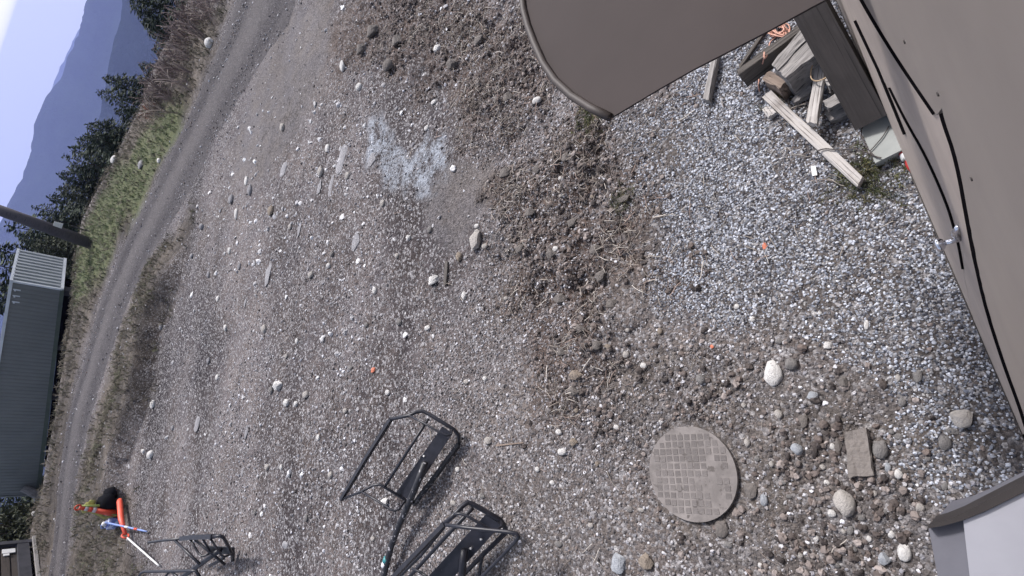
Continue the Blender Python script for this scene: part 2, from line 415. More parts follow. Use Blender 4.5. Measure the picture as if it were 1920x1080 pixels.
M['black_cloth'].node_tree.nodes['Principled BSDF'].inputs['Specular IOR Level'].default_value = 0.05
for nm, a, b in (('rock_white', (0.78, 0.76, 0.73), (0.55, 0.53, 0.51)), ('rock_pale', (0.50, 0.465, 0.43), (0.36, 0.335, 0.31)), ('rock_grey', (0.26, 0.245, 0.235), (0.17, 0.16, 0.155)),
                 ('rock_tan', (0.33, 0.275, 0.22), (0.22, 0.18, 0.145)), ('rock_brown', (0.20, 0.177, 0.162), (0.135, 0.12, 0.11)), ('rock_blue', (0.44, 0.46, 0.49), (0.3, 0.315, 0.34)), ('rock_streak', (0.36, 0.35, 0.365), (0.22, 0.215, 0.225))):
    M[nm] = simple(nm, a, b, 2.2, 0.9, 0, 0.6, 0.05, detail=8, lo=0.3, hi=0.7, speck=([q * 0.62 for q in b], 2.6, 0.62))

# ground ---------------------------------------------------------------------------------------------
def ground_mat(road=False):
    m, nt, b = base_mat('road_surface' if road else 'ground_surface')
    v = coords(nt, 'Object'); L = nt.links
    big = noise_n(nt, v, 0.55, 5, 0.6); mid = noise_n(nt, v, 4.0, 5, 0.65); fine = noise_n(nt, v, 34, 5, 0.7)
    def at(nm): return N(nt, 'Attribute', attribute_name=nm).outputs['Fac']
    def vor(scale, rand=1.0):
        n = N(nt, 'TexVoronoi'); n.inputs['Scale'].default_value = scale; n.inputs['Randomness'].default_value = rand; L.new(v, n.inputs['Vector']); return n
    v1 = vor(46); v2 = vor(95); v3 = vor(19)
    sep = N(nt, 'SeparateColor'); L.new(v1.outputs['Color'], sep.inputs[0])
    sep2 = N(nt, 'SeparateColor'); L.new(v2.outputs['Color'], sep2.inputs[0])
    sep3 = N(nt, 'SeparateColor'); L.new(v3.outputs['Color'], sep3.inputs[0])
    if road:
        c = mixc(nt, maprange(nt, mid, 0.3, 0.7), (0.062, 0.057, 0.061), (0.105, 0.097, 0.102))
        c = mixc(nt, at('rut'), c, (0.046, 0.042, 0.047))
        c = mixc(nt, at('crown'), c, (0.112, 0.103, 0.105))
    else:
        c = mixc(nt, maprange(nt, mid, 0.32, 0.7), (0.136, 0.121, 0.115), (0.195, 0.178, 0.172))
        c = mixc(nt, maprange(nt, big, 0.40, 0.62, 0, 0.75), c, (0.12, 0.104, 0.096))
        c = mixc(nt, at('dark'), c, mixc(nt, mid, (0.058, 0.052, 0.055), (0.105, 0.096, 0.10)))
        c = mixc(nt, at('smooth'), c, mixc(nt, mid, (0.140, 0.131, 0.131), (0.178, 0.168, 0.167)))
        c = mixc(nt, at('gravel'), c, mixc(nt, mid, (0.075, 0.068, 0.066), (0.135, 0.125, 0.122)))
        c = mixc(nt, at('soil'), c, mixc(nt, maprange(nt, mid, 0.35, 0.65), (0.066, 0.049, 0.042), (0.125, 0.099, 0.088)))
        c = mixc(nt, at('brown'), c, mixc(nt, maprange(nt, mid, 0.35, 0.65), (0.098, 0.088, 0.083), (0.148, 0.136, 0.129)))
        c = mixc(nt, at('dry'), c, mixc(nt, maprange(nt, mid, 0.35, 0.65), (0.082, 0.071, 0.055), (0.155, 0.138, 0.115)))
        c = mixc(nt, at('green'), c, mixc(nt, maprange(nt, mid, 0.3, 0.7), (0.08, 0.105, 0.048), (0.14, 0.15, 0.085)))
    if not road:
        vc = N(nt, 'TexVoronoi', feature='DISTANCE_TO_EDGE'); vc.inputs['Scale'].default_value = 2.6
        wv = N(nt, 'VectorMath', operation='ADD'); wn = N(nt, 'TexNoise'); wn.inputs['Scale'].default_value = 5.0; L.new(v, wn.inputs['Vector']); ws = N(nt, 'VectorMath', operation='SCALE'); ws.inputs['Scale'].default_value = 0.35
        L.new(wn.outputs['Color'], ws.inputs[0]); L.new(v, wv.inputs[0]); L.new(ws.outputs[0], wv.inputs[1]); L.new(wv.outputs[0], vc.inputs['Vector'])
        ck = math_n(nt, 'MULTIPLY', maprange(nt, vc.outputs['Distance'], 0.006, 0.028, 1, 0), math_n(nt, 'MULTIPLY', at('smooth'), maprange(nt, big, 0.42, 0.55)))
        c = mixc(nt, math_n(nt, 'MULTIPLY', ck, 0.75), c, (0.05, 0.045, 0.043))
    if not road:
        sk = mixc(nt, maprange(nt, math_n(nt, 'ADD', at('streakn'), math_n(nt, 'MULTIPLY', math_n(nt, 'SUBTRACT', mid, 0.5), 0.9)), -0.42, 0.30), (0.46, 0.44, 0.46), (1.20, 1.18, 1.18))
        c = mixc(nt, at('streak'), c, mixc(nt, 1.0, c, sk, 'MULTIPLY'))
        c = mixc(nt, at('streak'), c, mixc(nt, 1.0, c, (0.83, 0.835, 0.87), 'MULTIPLY'))
        hu = noise_n(nt, v, 1.7, 4, 0.6)
        c = mixc(nt, 1.0, c, mixc(nt, maprange(nt, hu, 0.36, 0.64), (1.03, 0.985, 0.94), (0.96, 0.955, 0.99)), 'MULTIPLY')
    # small stones pressed into the surface
    st = maprange(nt, sep.outputs[0], 0.62, 0.66)
    stcol = mixc(nt, sep.outputs[1], (0.10, 0.095, 0.10), (0.42, 0.41, 0.42))
    keep = at('stony')
    c = mixc(nt, math_n(nt, 'MULTIPLY', st, math_n(nt, 'MULTIPLY', keep, 0.75)), c, stcol)
    st3 = maprange(nt, sep3.outputs[0], 0.90, 0.92)
    edge3 = maprange(nt, v3.outputs['Distance'], 0.25, 0.36, 1, 0)
    c = mixc(nt, math_n(nt, 'MULTIPLY', math_n(nt, 'MULTIPLY', st3, edge3), math_n(nt, 'MULTIPLY', keep, 0.8)), c, mixc(nt, sep3.outputs[2], (0.26, 0.25, 0.25), (0.55, 0.54, 0.54)))
    c = mixc(nt, 1.0, c, mixc(nt, maprange(nt, fine, 0.25, 0.75), (0.30, 0.295, 0.295), (1.52, 1.51, 1.50)), 'MULTIPLY')
    c = mixc(nt, 1.0, c, mixc(nt, sep2.outputs[1], (0.74, 0.74, 0.74), (1.24, 1.24, 1.24)), 'MULTIPLY')
    if not road:
        cl = math_n(nt, 'MULTIPLY', at('clay'), maprange(nt, math_n(nt, 'ADD', math_n(nt, 'MULTIPLY', mid, 0.8), math_n(nt, 'MULTIPLY', fine, 0.7)), 0.66, 0.86, 0, 0.85))
        c = mixc(nt, cl, c, mixc(nt, fine, (0.27, 0.30, 0.345), (0.43, 0.465, 0.52)))
    L.new(c, b.inputs['Base Color']); b.inputs['Roughness'].default_value = 0.95
    b.inputs['Specular IOR Level'].default_value = 0.2
    hh = math_n(nt, 'ADD', math_n(nt, 'MULTIPLY', v1.outputs['Distance'], -0.9), math_n(nt, 'MULTIPLY', fine, 1.1))
    hh = math_n(nt, 'ADD', hh, math_n(nt, 'MULTIPLY', v2.outputs['Distance'], -0.4))
    bump(nt, b, hh, 0.9, 0.012)
    return m

_sv = P0(500, 300) - P0(480, 720); STREAK = math.atan2(_sv[1], _sv[0])
def streak_noise(x, y):
    """tracks left by machines: long bands that run with the road"""
    u = x * math.cos(STREAK) + y * math.sin(STREAK); v = -x * math.sin(STREAK) + y * math.cos(STREAK)
    return fbm(u * 0.24, v * 1.25, 1.0, 5, 141)
def axis(lo_d, hi_d, step, grow, lo, hi):
    mid = list(np.arange(lo_d, hi_d + step / 2, step))
    up = [mid[-1]]; s = step
    while up[-1] < hi: s *= grow; up.append(up[-1] + s)
    dn = [mid[0]]; s = step
    while dn[-1] > lo: s *= grow; dn.append(dn[-1] - s)
    return np.array(dn[:0:-1] + mid + up[1:])
gx = axis(-3.6, 3.4, 0.024, 1.035, -7000, 7000); gy = axis(-0.3, 8.0, 0.024, 1.035, -300, 6800)
GX, GY = np.meshgrid(gx, gy); xf, yf = GX.ravel(), GY.ravel()

def strip_dist(x, y):
    return sdist(np.vstack([ROAD_L, ROAD_R[::-1]]), x, y)
rd = strip_dist(xf, yf)
zf = height(xf, yf) - 0.06 * (1 - sstep(-0.8, -0.15, rd))
ny_, nx_ = GX.shape
idx = np.arange(nx_ * ny_).reshape(ny_, nx_)
Q = np.stack([idx[:-1, :-1], idx[:-1, 1:], idx[1:, 1:], idx[1:, :-1]], -1).reshape(-1, 4)
gm = fast_mesh('ground', np.stack([xf, yf, zf], 1), Q, ground_mat(), True)
near_ = np.hypot(xf, yf) < 70
def att(me, name, vals):
    a = me.attributes.new(name, 'FLOAT', 'POINT'); a.data.foreach_set('value', np.asarray(vals, np.float32))
mk = {}
def zm(key, soft, wob, ws):
    o = np.zeros(len(xf)); o[near_] = zmask(key, xf[near_], yf[near_], soft, wob, ws); return o
mk['gravel'] = np.maximum(zm('gravel', 0.10, 0.16, 0.3), 0.5 * zm('gravel2', 0.2, 0.3, 0.5))
mk['soil'] = np.maximum(zm('ridge', 0.34, 0.7, 0.45), 0.85 * zm('topmud', 0.35, 0.6, 0.6))
mk['brown'] = zm('soil', 0.12, 0.25, 0.4)
mk['clay'] = zm('clay', 0.12, 0.22, 0.3)
mk['smooth'] = np.maximum(zm('smooth', 0.12, 0.2, 0.4), zm('smooth2', 0.5, 0.8, 0.9))
mk['dry'] = np.maximum(zm('verge', 0.4, 0.8, 1.0), zm('farstrip', 0.5, 0.8, 1.0))
gr = zm('green', 0.5, 1.0, 1.3)
far_ = np.hypot(xf, yf) >= 40
mk['green'] = np.maximum(np.where(far_, 0.6, 0), gr * 0.95)
rdn = np.full(len(xf), 9.0); rdn[near_] = rd[near_] + fbm(xf[near_], yf[near_], 1.1, 3, 66) * 0.9
mk['dark'] = np.maximum(zm('darkband', 0.7, 1.2, 1.0) * 0.75, 0.85 * (1 - sstep(-0.1, 1.1, rdn)) * np.where(xf > -1.5, 1, 0.3))
mk['streak'] = np.clip(1 - mk['gravel'] - mk['soil'] - mk['brown'] - 0.7 * mk['smooth'] - mk['green'], 0, 1) * sstep(2.6, 4.6, np.hypot(xf, yf))
mk['streakn'] = np.where(near_, streak_noise(xf, yf), 0)
mk['stony'] = np.clip(1 - 0.85 * mk['smooth'] - 0.5 * mk['soil'] - 0.35 * mk['brown'] - 0.9 * mk['green'] - 0.8 * mk['dry'] - mk['clay'] * .5, 0, 1) * np.where(far_, 0, 1)
for k, v in mk.items(): att(gm, k, v)
ground = obj('ground', gm); tag(ground, kind='structure')

# the gravel road: a cambered strip with two ruts
ns = 220; ncr = 26
t_ = np.linspace(0, 1, len(ROAD_L)); ts = np.linspace(0, 1, ns)
def smooth_line(Pn):
    A = np.stack([np.interp(ts, t_, Pn[:, 0]), np.interp(ts, t_, Pn[:, 1])], 1)
    for _ in range(18): A[1:-1] = 0.25 * A[:-2] + 0.5 * A[1:-1] + 0.25 * A[2:]
    return A
RL, RR = smooth_line(ROAD_L), smooth_line(ROAD_R)
u_ = np.linspace(0, 1, ncr)
RX = RL[:, None, 0] * (1 - u_) + RR[:, None, 0] * u_; RY = RL[:, None, 1] * (1 - u_) + RR[:, None, 1] * u_
def rutf(u): return np.exp(-((u - 0.27) / 0.10) ** 2) + np.exp(-((u - 0.75) / 0.10) ** 2)
RU = np.broadcast_to(u_, RX.shape)
rzv = macro(RX, RY) + 0.02 - 0.035 * rutf(RU) - 0.09 * (np.abs(RU * 2 - 1) ** 6) + 0.012 * fbm(RX, RY, 0.5, 3, 77)
ii = np.arange(ns * ncr).reshape(ns, ncr)
RQ = np.stack([ii[:-1, :-1], ii[:-1, 1:], ii[1:, 1:], ii[1:, :-1]], -1).reshape(-1, 4)
rm_ = fast_mesh('gravel_road', np.stack([RX.ravel(), RY.ravel(), rzv.ravel()], 1), RQ, ground_mat(True), True)
wob = fbm(RX.ravel(), RY.ravel(), 1.2, 3, 41) * 0.35
att(rm_, 'rut', np.clip(rutf(RU.ravel() + wob * 0.06) * (0.75 + wob), 0, 1)); att(rm_, 'crown', np.clip(np.exp(-((RU.ravel() - 0.5) / 0.12) ** 2) * (0.6 + wob), 0, 1)); att(rm_, 'stony', np.full(ns * ncr, 0.22))
if rm_.polygons[0].normal.z < 0: rm_.flip_normals()
road = obj('gravel_road', rm_); tag(road, kind='structure')

# ------------------------------------------------------------------ mountains
def azel(px, py):
    d = ray(px, py); return math.atan2(d[0], d[1]), math.asin(d[2])
def ridge_hill(name, px, dist, foot, foot_z, amp, seed, col):
    ae = sorted(azel(*p) for p in px); A = np.array([a for a, e in ae]); E = np.array([e for a, e in ae])
    A = np.concatenate([[-1.6, A[0] - 0.35], A, [A[-1] + 0.35, 1.6]]); E = np.concatenate([[E[0] - 0.03, E[0] - 0.02], E, [E[-1] + 0.015, E[-1] - 0.02]])
    na, nr = 520, 60
    az = np.linspace(-1.3, 1.3, na); ej = np.interp(az, A, E)
    zr = CAM_H + dist * np.tan(ej)
    k = np.linspace(0, 1.25, nr)
    K, AZ = np.meshgrid(k, az, indexing='ij')
    D = foot + (dist - foot) * K
    X, Y = D * np.sin(AZ), D * np.cos(AZ)
    prof = np.where(K <= 1, K ** 1.15, 1 - (K - 1) * 1.5)
    gul = fbm(X, Y, 420, 5, seed)
    Zv = foot_z + (zr[None, :] - foot_z) * prof + amp * gul * np.clip(1 - np.abs(K - 0.55) / 0.5, 0, 1)
    Zv = Zv + fbm(X, Y, 26, 2, seed + 3) * 5 * dist / 2500
    iq = np.arange(nr * na).reshape(nr, na)
    q = np.stack([iq[:-1, :-1], iq[:-1, 1:], iq[1:, 1:], iq[1:, :-1]], -1).reshape(-1, 4)
    m, nt, b = base_mat(name + '_forest'); v = coords(nt, 'Object'); n1 = noise_n(nt, v, 0.012, 8, 0.75); n2 = noise_n(nt, v, 0.09, 5, 0.7)
    c = mixc(nt, maprange(nt, n1, 0.38, 0.66), col, [q_ * 1.8 for q_ in col])
    c = mixc(nt, maprange(nt, n2, 0.68, 0.8, 0, 0.5), c, (0.19, 0.17, 0.15))
    nt.links.new(c, b.inputs['Base Color']); b.inputs['Roughness'].default_value = 1; b.inputs['Specular IOR Level'].default_value = 0
    bump(nt, b, n2, 0.8, 12)
    o = obj(name, fast_mesh(name, np.stack([X.ravel(), Y.ravel(), Zv.ravel()], 1), q, m, True)); tag(o, kind='structure'); return o
ridge_hill('distant_hills', [(172,0),(160,32),(136,75),(116,115),(98,160),(66,230),(58,300),(30,380)], 5200, 4000, -900, 60, 5, (0.035, 0.045, 0.035))
ridge_hill('forested_mountain', [(158,0),(150,32),(143,70),(121,110),(107,150),(78,185),(63,230),(56,280),(36,340),(12,388),(0,415),(-30,480)], 2700, 1100, -620, 130, 11, (0.02, 0.028, 0.02))
ridge_hill('forested_spur', [(225,-30),(222,32),(206,100),(196,160),(186,215),(175,270),(165,420),(120,560)], 1500, 750, -480, 60, 23, (0.013, 0.02, 0.015))

# ------------------------------------------------------------------ the air
hz = MB(); hz.box((0, 3300, -460), (15500, 7900, 960)); hm = bpy.data.materials.new('haze_air'); hm.use_nodes = True
hn = hm.node_tree; hn.nodes.clear(); ho = hn.nodes.new('ShaderNodeOutputMaterial'); hv = hn.nodes.new('ShaderNodeVolumePrincipled')
hv.inputs['Color'].default_value = (0.42, 0.50, 1.0, 1); hv.inputs['Density'].default_value = 0.00018; hv.inputs['Anisotropy'].default_value = 0.2
hv.inputs['Density Attribute'].default_value = ''; hv.inputs['Color Attribute'].default_value = ''
hn.links.new(hv.outputs[0], ho.inputs['Volume']); hm.cycles.homogeneous_volume = True
haze = hz.done('haze', hm); tag(haze, kind='stuff')

# ------------------------------------------------------------------ geometry-node scatter for uncountable ground cover
def scatter_group(name, proto, nvar, mat):
    g = bpy.data.node_groups.new(name, 'GeometryNodeTree')
    g.interface.new_socket('Geometry', in_out='INPUT', socket_type='NodeSocketGeometry')
    g.interface.new_socket('Geometry', in_out='OUTPUT', socket_type='NodeSocketGeometry')
    n = g.nodes; L = g.links
    gi = n.new('NodeGroupInput'); go = n.new('NodeGroupOutput')
    iop = n.new('GeometryNodeInstanceOnPoints'); L.new(gi.outputs[0], iop.inputs['Points'])
    g2i = n.new('GeometryNodeGeometryToInstance')
    for k in range(nvar): L.new(proto(g, k, mat), g2i.inputs[0])
    L.new(g2i.outputs[0], iop.inputs['Instance']); iop.inputs['Pick Instance'].default_value = True
    def na(nm, ty):
        a = n.new('GeometryNodeInputNamedAttribute'); a.data_type = ty; a.inputs[0].default_value = nm; return a.outputs[0]
    L.new(na('pick', 'INT'), iop.inputs['Instance Index'])
    e = n.new('FunctionNodeEulerToRotation'); L.new(na('rot', 'FLOAT_VECTOR'), e.inputs[0]); L.new(e.outputs[0], iop.inputs['Rotation'])
    L.new(na('scl', 'FLOAT_VECTOR'), iop.inputs['Scale'])
    L.new(iop.outputs[0], go.inputs[0]); return g

def proto_stone(g, k, mat):
    n = g.nodes; L = g.links
    ico = n.new('GeometryNodeMeshIcoSphere'); ico.inputs['Radius'].default_value = 1.0; ico.inputs['Subdivisions'].default_value = 2
    pos = n.new('GeometryNodeInputPosition'); add = n.new('ShaderNodeVectorMath'); add.operation = 'ADD'; add.inputs[1].default_value = (k * 7.3, k * 3.1, -k * 5.7)
    L.new(pos.outputs[0], add.inputs[0])
    vo = n.new('ShaderNodeTexNoise'); vo.inputs['Scale'].default_value = 1.25; vo.inputs['Detail'].default_value = 2.0; L.new(add.outputs[0], vo.inputs['Vector'])
    mp = n.new('ShaderNodeMapRange'); L.new(vo.outputs[0], mp.inputs[0])
    for i, q in enumerate((0.28, 0.72, 0.5, 1.4)): mp.inputs[i + 1].default_value = q
    sc_ = n.new('ShaderNodeVectorMath'); sc_.operation = 'SCALE'; L.new(pos.outputs[0], sc_.inputs[0]); L.new(mp.outputs[0], sc_.inputs['Scale'])
    sp_ = n.new('GeometryNodeSetPosition'); L.new(ico.outputs[0], sp_.inputs['Geometry']); L.new(sc_.outputs[0], sp_.inputs['Position'])
    sm = n.new('GeometryNodeSetMaterial'); sm.inputs['Material'].default_value = mat; L.new(sp_.outputs[0], sm.inputs[0]); return sm.outputs[0]

def scatter(name, pts, scl, rot, col, pickn, group):
    me = bpy.data.meshes.new(name); n = len(pts)
    me.vertices.add(n); me.vertices.foreach_set('co', np.asarray(pts, np.float32).ravel())
    for nm, ty, key, v in (('scl', 'FLOAT_VECTOR', 'vector', scl), ('rot', 'FLOAT_VECTOR', 'vector', rot), ('pick', 'INT', 'value', pickn)):
        a = me.attributes.new(nm, ty, 'POINT'); a.data.foreach_set(key, np.asarray(v, np.int32 if ty == 'INT' else np.float32).ravel())
    a = me.attributes.new('col', 'FLOAT_COLOR', 'POINT'); a.data.foreach_set('color', np.concatenate([col, np.ones((n, 1))], 1).astype(np.float32).ravel())
    o = obj(name, me); md = o.modifiers.new('scatter', 'NODES'); md.node_group = group
    tag(o, kind='stuff'); return o

STONE_G = scatter_group('stone_scatter', proto_stone, 9, M['gravel_piece'])

def rand_in(x0, x1, y0, y1, dens):
    n = int((x1 - x0) * (y1 - y0) * dens); return rng.uniform(x0, x1, n), rng.uniform(y0, y1, n)

def in_view(x, y, margin=0.12):
    """keep what the picture, or one a step to the side, could see"""
    d = np.stack([x, y, np.full_like(x, -CAM_H)], 0); c = CM.T @ d
    u = c[0] / -c[2] * FPX / 960; v = c[1] / -c[2] * FPX / 540
    return (c[2] < -0.1) & (np.abs(u) < 1 + margin) & (np.abs(v) < 1 + margin * 2)

GREY = np.array([(0.45, 0.455, 0.48), (0.30, 0.30, 0.315), (0.17, 0.17, 0.18), (0.05, 0.05, 0.06), (0.38, 0.355, 0.33), (0.24, 0.225, 0.215), (0.56, 0.56, 0.575), (0.20, 0.21, 0.24), (0.10, 0.1, 0.11)])
EARTH = np.array([0.97, 0.99, 1.05]) * np.array([(0.205, 0.185, 0.175), (0.115, 0.102, 0.097), (0.30, 0.275, 0.26), (0.07, 0.062, 0.06), (0.42, 0.40, 0.39), (0.24, 0.23, 0.235), (0.22, 0.175, 0.15), (0.60, 0.585, 0.58)])
GREY = GREY * np.array([0.96, 1.0, 1.07])
SOILC = np.array([0.92, 0.85, 0.82]) * np.array([(0.13, 0.114, 0.107), (0.072, 0.062, 0.058), (0.19, 0.172, 0.163), (0.14, 0.12, 0.11), (0.28, 0.26, 0.25), (0.048, 0.042, 0.041)])

def stones(name, x, y, smin, smax, pal, power=2.2, sink=0.25, flat=(0.5, 0.85), pw=None):
    n = len(x); s = smin + (smax - smin) * rng.random(n) ** power
    ax = s * rng.uniform(0.8, 1.25, n); ay = s * rng.uniform(0.65, 1.0, n); az = s * rng.uniform(*flat, n)
    z = height(x, y) + az * (0.5 - sink)
    rot = np.stack([rng.normal(0, 0.35, n), rng.normal(0, 0.35, n), rng.uniform(0, 6.28, n)], 1)
    ci = rng.choice(len(pal), n, p=pw); col = pal[ci] * rng.uniform(0.75, 1.2, (n, 1))
    return scatter(name, np.stack([x, y, z], 1), np.stack([ax, ay, az], 1), rot, np.clip(col, 0.01, 0.75), rng.integers(0, 9, n), STONE_G)

def sub(x, y, prob):
    k = rng.random(len(x)) < prob; return x[k], y[k]

lidk = lambda x, y: (np.hypot(x - LID[0], y - LID[1]) > 0.335)
# light crushed gravel by the wall
x, y = rand_in(-1.6, 4.2, -0.2, 5.0, 14000)
k = in_view(x, y) & lidk(x, y); x, y = x[k], y[k]
g = zmask('gravel', x, y, 0.14, 0.22, 0.35); rdg = zmask('ridge', x, y, 0.1, 0.2, 0.3)
cov = 0.70 + 0.75 * fbm(x, y, 0.45, 3, 61)
x1, y1 = sub(x, y, np.clip(g * (1 - 0.8 * rdg) * cov, 0, 1) * 0.85)
stones('crushed_gravel', x1, y1, 0.0038, 0.0098, GREY, 1.5, pw=[.17, .14, .13, .15, .08, .08, .11, .07, .07])
# loose fine stones over the dirt
X, Y = [], []
for (x0, x1_, y0, y1_, de) in ((-3.2, 4.5, 0.0, 4.6, 4600), (-6, 7, 4.6, 8.5, 1250), (-9, 9, 8.5, 15, 300)):
    x, y = rand_in(x0, x1_, y0, y1_, de); k = in_view(x, y) & lidk(x, y); x, y = x[k], y[k]
    sm = np.maximum(zmask('smooth', x, y, .12, .2, .4), zmask('smooth2', x, y, .5, .8, .9))
    pr = (1 - 0.85 * zmask('gravel', x, y, .12, .2, .35)) * (1 - 0.8 * sm) * np.clip(0.62 + 0.7 * fbm(x, y, 0.7, 4, 71) + np.where(np.hypot(x, y) > 3, 1.0, 0.3) * streak_noise(x, y), 0.06, 1) * (1 - 0.5 * zmask('verge', x, y, .4, .8, 1.0)) * (1 - 0.35 * zmask('clay', x, y, .12, .22, .3)) * (1 - 0.6 * sstep(3.5, 7.5, np.hypot(x, y)))
    x, y = sub(x, y, pr); X.append(x); Y.append(y)
x, y = np.concatenate(X), np.concatenate(Y)
r = np.hypot(x, y)
k = r < 5.2
stones('loose_fine_stones', x[k], y[k], 0.0034, 0.0135, EARTH, 3.2, pw=[.17, .19, .15, .15, .11, .11, .06, .06])
stones('loose_dirt_stones', x[~k], y[~k], 0.005, 0.021, EARTH, 3.2, pw=[.15, .15, .15, .10, .15, .12, .04, .14])
# broken white rock chips, mostly on the far side of the yard
ZW['chips'] = poly_w([(430,300),(520,200),(620,170),(700,180),(700,420),(600,560),(480,620),(380,560),(400,400)])
x, y = rand_in(-6, 6, 4, 18, 27); k = in_view(x, y); x, y = x[k], y[k]
x, y = sub(x, y, np.clip(0.12 + 0.9 * zmask('chips', x, y, .6, 1.2, 1.0) * (0.5 + fbm(x, y, 0.8, 3, 171)), 0, 1) * sstep(0, .5, strip_dist(x, y)))
stones('white_rock_chips', x, y, 0.012, 0.05, np.array([(0.55, 0.54, 0.545), (0.42, 0.41, 0.42), (0.66, 0.65, 0.65)]), 3.0, 0.3, (0.35, 0.7))
# soil clods: ridge, top band, round the lid
x, y = rand_in(-2.6, 4.5, 0.2, 7.5, 3000); k = in_view(x, y) & lidk(x, y); x, y = x[k], y[k]
pr = np.maximum.reduce([0.9 * zmask('ridge', x, y, .34, .7, .45), 0.6 * zmask('topmud', x, y, .35, .6, .6), 0.75 * zmask('soil', x, y, .12, .25, .4)]) * np.clip(0.5 + 1.1 * fbm(x, y, 0.35, 3, 81), 0.05, 1)
x, y = sub(x, y, pr)
stones('soil_clods', x, y, 0.004, 0.026, SOILC, 3.8, 0.2, (0.6, 0.9))
# road grit
x, y = rand_in(-16, 12, 8, 34, 26); k = in_view(x, y) & (strip_dist(x, y) < 0.1); x, y = x[k], y[k]
stones('road_grit', x, y, 0.008, 0.028, EARTH, 3.0)

# ------------------------------------------------------------------ blades and straw
def proto_blade(kind):
    def f(g, k, mat):
        n = g.nodes; L = g.links
        rr = random.Random(k * 13 + kind); geos = []
        join = n.new('GeometryNodeJoinGeometry')
        cnt = {0: 1, 1: 5, 2: 4}[kind]
        for i in range(cnt):
            cv = n.new('GeometryNodeCurvePrimitiveBezierSegment'); cv.inputs['Resolution'].default_value = 5
            a = rr.uniform(0, 6.28); lean = rr.uniform(0.25, 0.8)
            if kind == 0:      # straw lying on the ground, bent
                cv.inputs['Start'].default_value = (-0.5, 0, 0.02); cv.inputs['End'].default_value = (0.5, rr.uniform(-.2, .2), 0.08)
                cv.inputs['Start Handle'].default_value = (-0.2, rr.uniform(-.3, .3), 0.18); cv.inputs['End Handle'].default_value = (0.2, rr.uniform(-.3, .3), 0.12)
                rad = 0.027
            else:
                dx, dy = math.cos(a) * lean, math.sin(a) * lean; bx, by = rr.uniform(-.15, .15), rr.uniform(-.15, .15)
                cv.inputs['Start'].default_value = (bx, by, 0); cv.inputs['End'].default_value = (bx + dx, by + dy, rr.uniform(0.6, 1.0))
                cv.inputs['Start Handle'].default_value = (bx, by, 0.4); cv.inputs['End Handle'].default_value = (bx + dx * 0.5, by + dy * 0.5, 0.8)
                rad = 0.03 if kind == 1 else 0.018
            ci = n.new('GeometryNodeCurvePrimitiveCircle'); ci.inputs['Resolution'].default_value = 3; ci.inputs['Radius'].default_value = rad
            cm = n.new('GeometryNodeCurveToMesh'); L.new(cv.outputs[0], cm.inputs[0]); L.new(ci.outputs[0], cm.inputs[1]); L.new(cm.outputs[0], join.inputs[0])
        sm = n.new('GeometryNodeSetMaterial'); sm.inputs['Material'].default_value = mat; L.new(join.outputs[0], sm.inputs[0]); return sm.outputs[0]
    return f
STRAW_G = scatter_group('straw_scatter', proto_blade(0), 6, M['blade'])
TUFT_G = scatter_group('tuft_scatter', proto_blade(1), 6, M['blade'])
TWIG_G = scatter_group('twig_scatter', proto_blade(2), 6, M['blade'])
STRAWC = 1.05 * np.array([(0.34, 0.30, 0.26), (0.24, 0.205, 0.175), (0.46, 0.42, 0.375), (0.17, 0.142, 0.125), (0.27, 0.20, 0.17), (0.11, 0.09, 0.08), (0.10, 0.085, 0.078)])
DRYC = np.array([(0.17, 0.145, 0.108), (0.12, 0.103, 0.075), (0.235, 0.205, 0.16), (0.085, 0.085, 0.052), (0.07, 0.06, 0.045)])
GREENC = np.array([(0.085, 0.125, 0.05), (0.115, 0.145, 0.065), (0.16, 0.165, 0.095), (0.07, 0.105, 0.042)])
BRUSHC = np.array([(0.17, 0.125, 0.12), (0.24, 0.185, 0.17), (0.12, 0.09, 0.088), (0.30, 0.25, 0.215)])

def blades(name, x, y, hmin, hmax, pal, group, thick=1.0, tilt=0.15, lift=0.0):
    n = len(x); s = rng.uniform(hmin, hmax, n)
    rot = np.stack([rng.normal(0, tilt, n), rng.normal(0, tilt, n), rng.uniform(0, 6.28, n)], 1)
    col = pal[rng.integers(0, len(pal), n)] * rng.uniform(0.75, 1.25, (n, 1))
    z = height(x, y) + lift
    return scatter(name, np.stack([x, y, z], 1), np.stack([s * thick, s * thick, s], 1), rot, np.clip(col, .01, .7), rng.integers(0, 6, n), group)

x, y = rand_in(-2.2, 4.5, 0.4, 7.5, 2200); k = in_view(x, y) & lidk(x, y); x, y = x[k], y[k]
cl = np.clip(0.35 + 1.6 * fbm(x, y, 0.4, 3, 101), 0, 1)
pr = np.maximum.reduce([0.6 * zmask('ridge', x, y, .35, .6, .45) * cl, 0.5 * zmask('topmud', x, y, .35, .6, .6) * cl, np.full(len(x), 0.006)])
x, y = sub(x, y, pr); blades('dead_grass_straw', x, y, 0.03, 0.13, STRAWC, STRAW_G, 1.0, 0.3, 0.006)
x, y = rand_in(0.6, 3.4, 1.0, 3.4, 420); k = in_view(x, y); x, y = x[k], y[k]
x, y = sub(x, y, zmask('gravel', x, y, .1, .2, .4) * np.clip(-0.1 + 1.5 * fbm(x, y, 0.35, 3, 111), 0, 1)); blades('straw_on_gravel', x, y, 0.03, 0.13, STRAWC, STRAW_G, 0.9, 0.25, 0.008)
x, y = rand_in(-16, 4, 8, 30, 150); k = in_view(x, y, 0.2); x, y = x[k], y[k]
rdm = sstep(-0.1, 0.35, strip_dist(x, y))
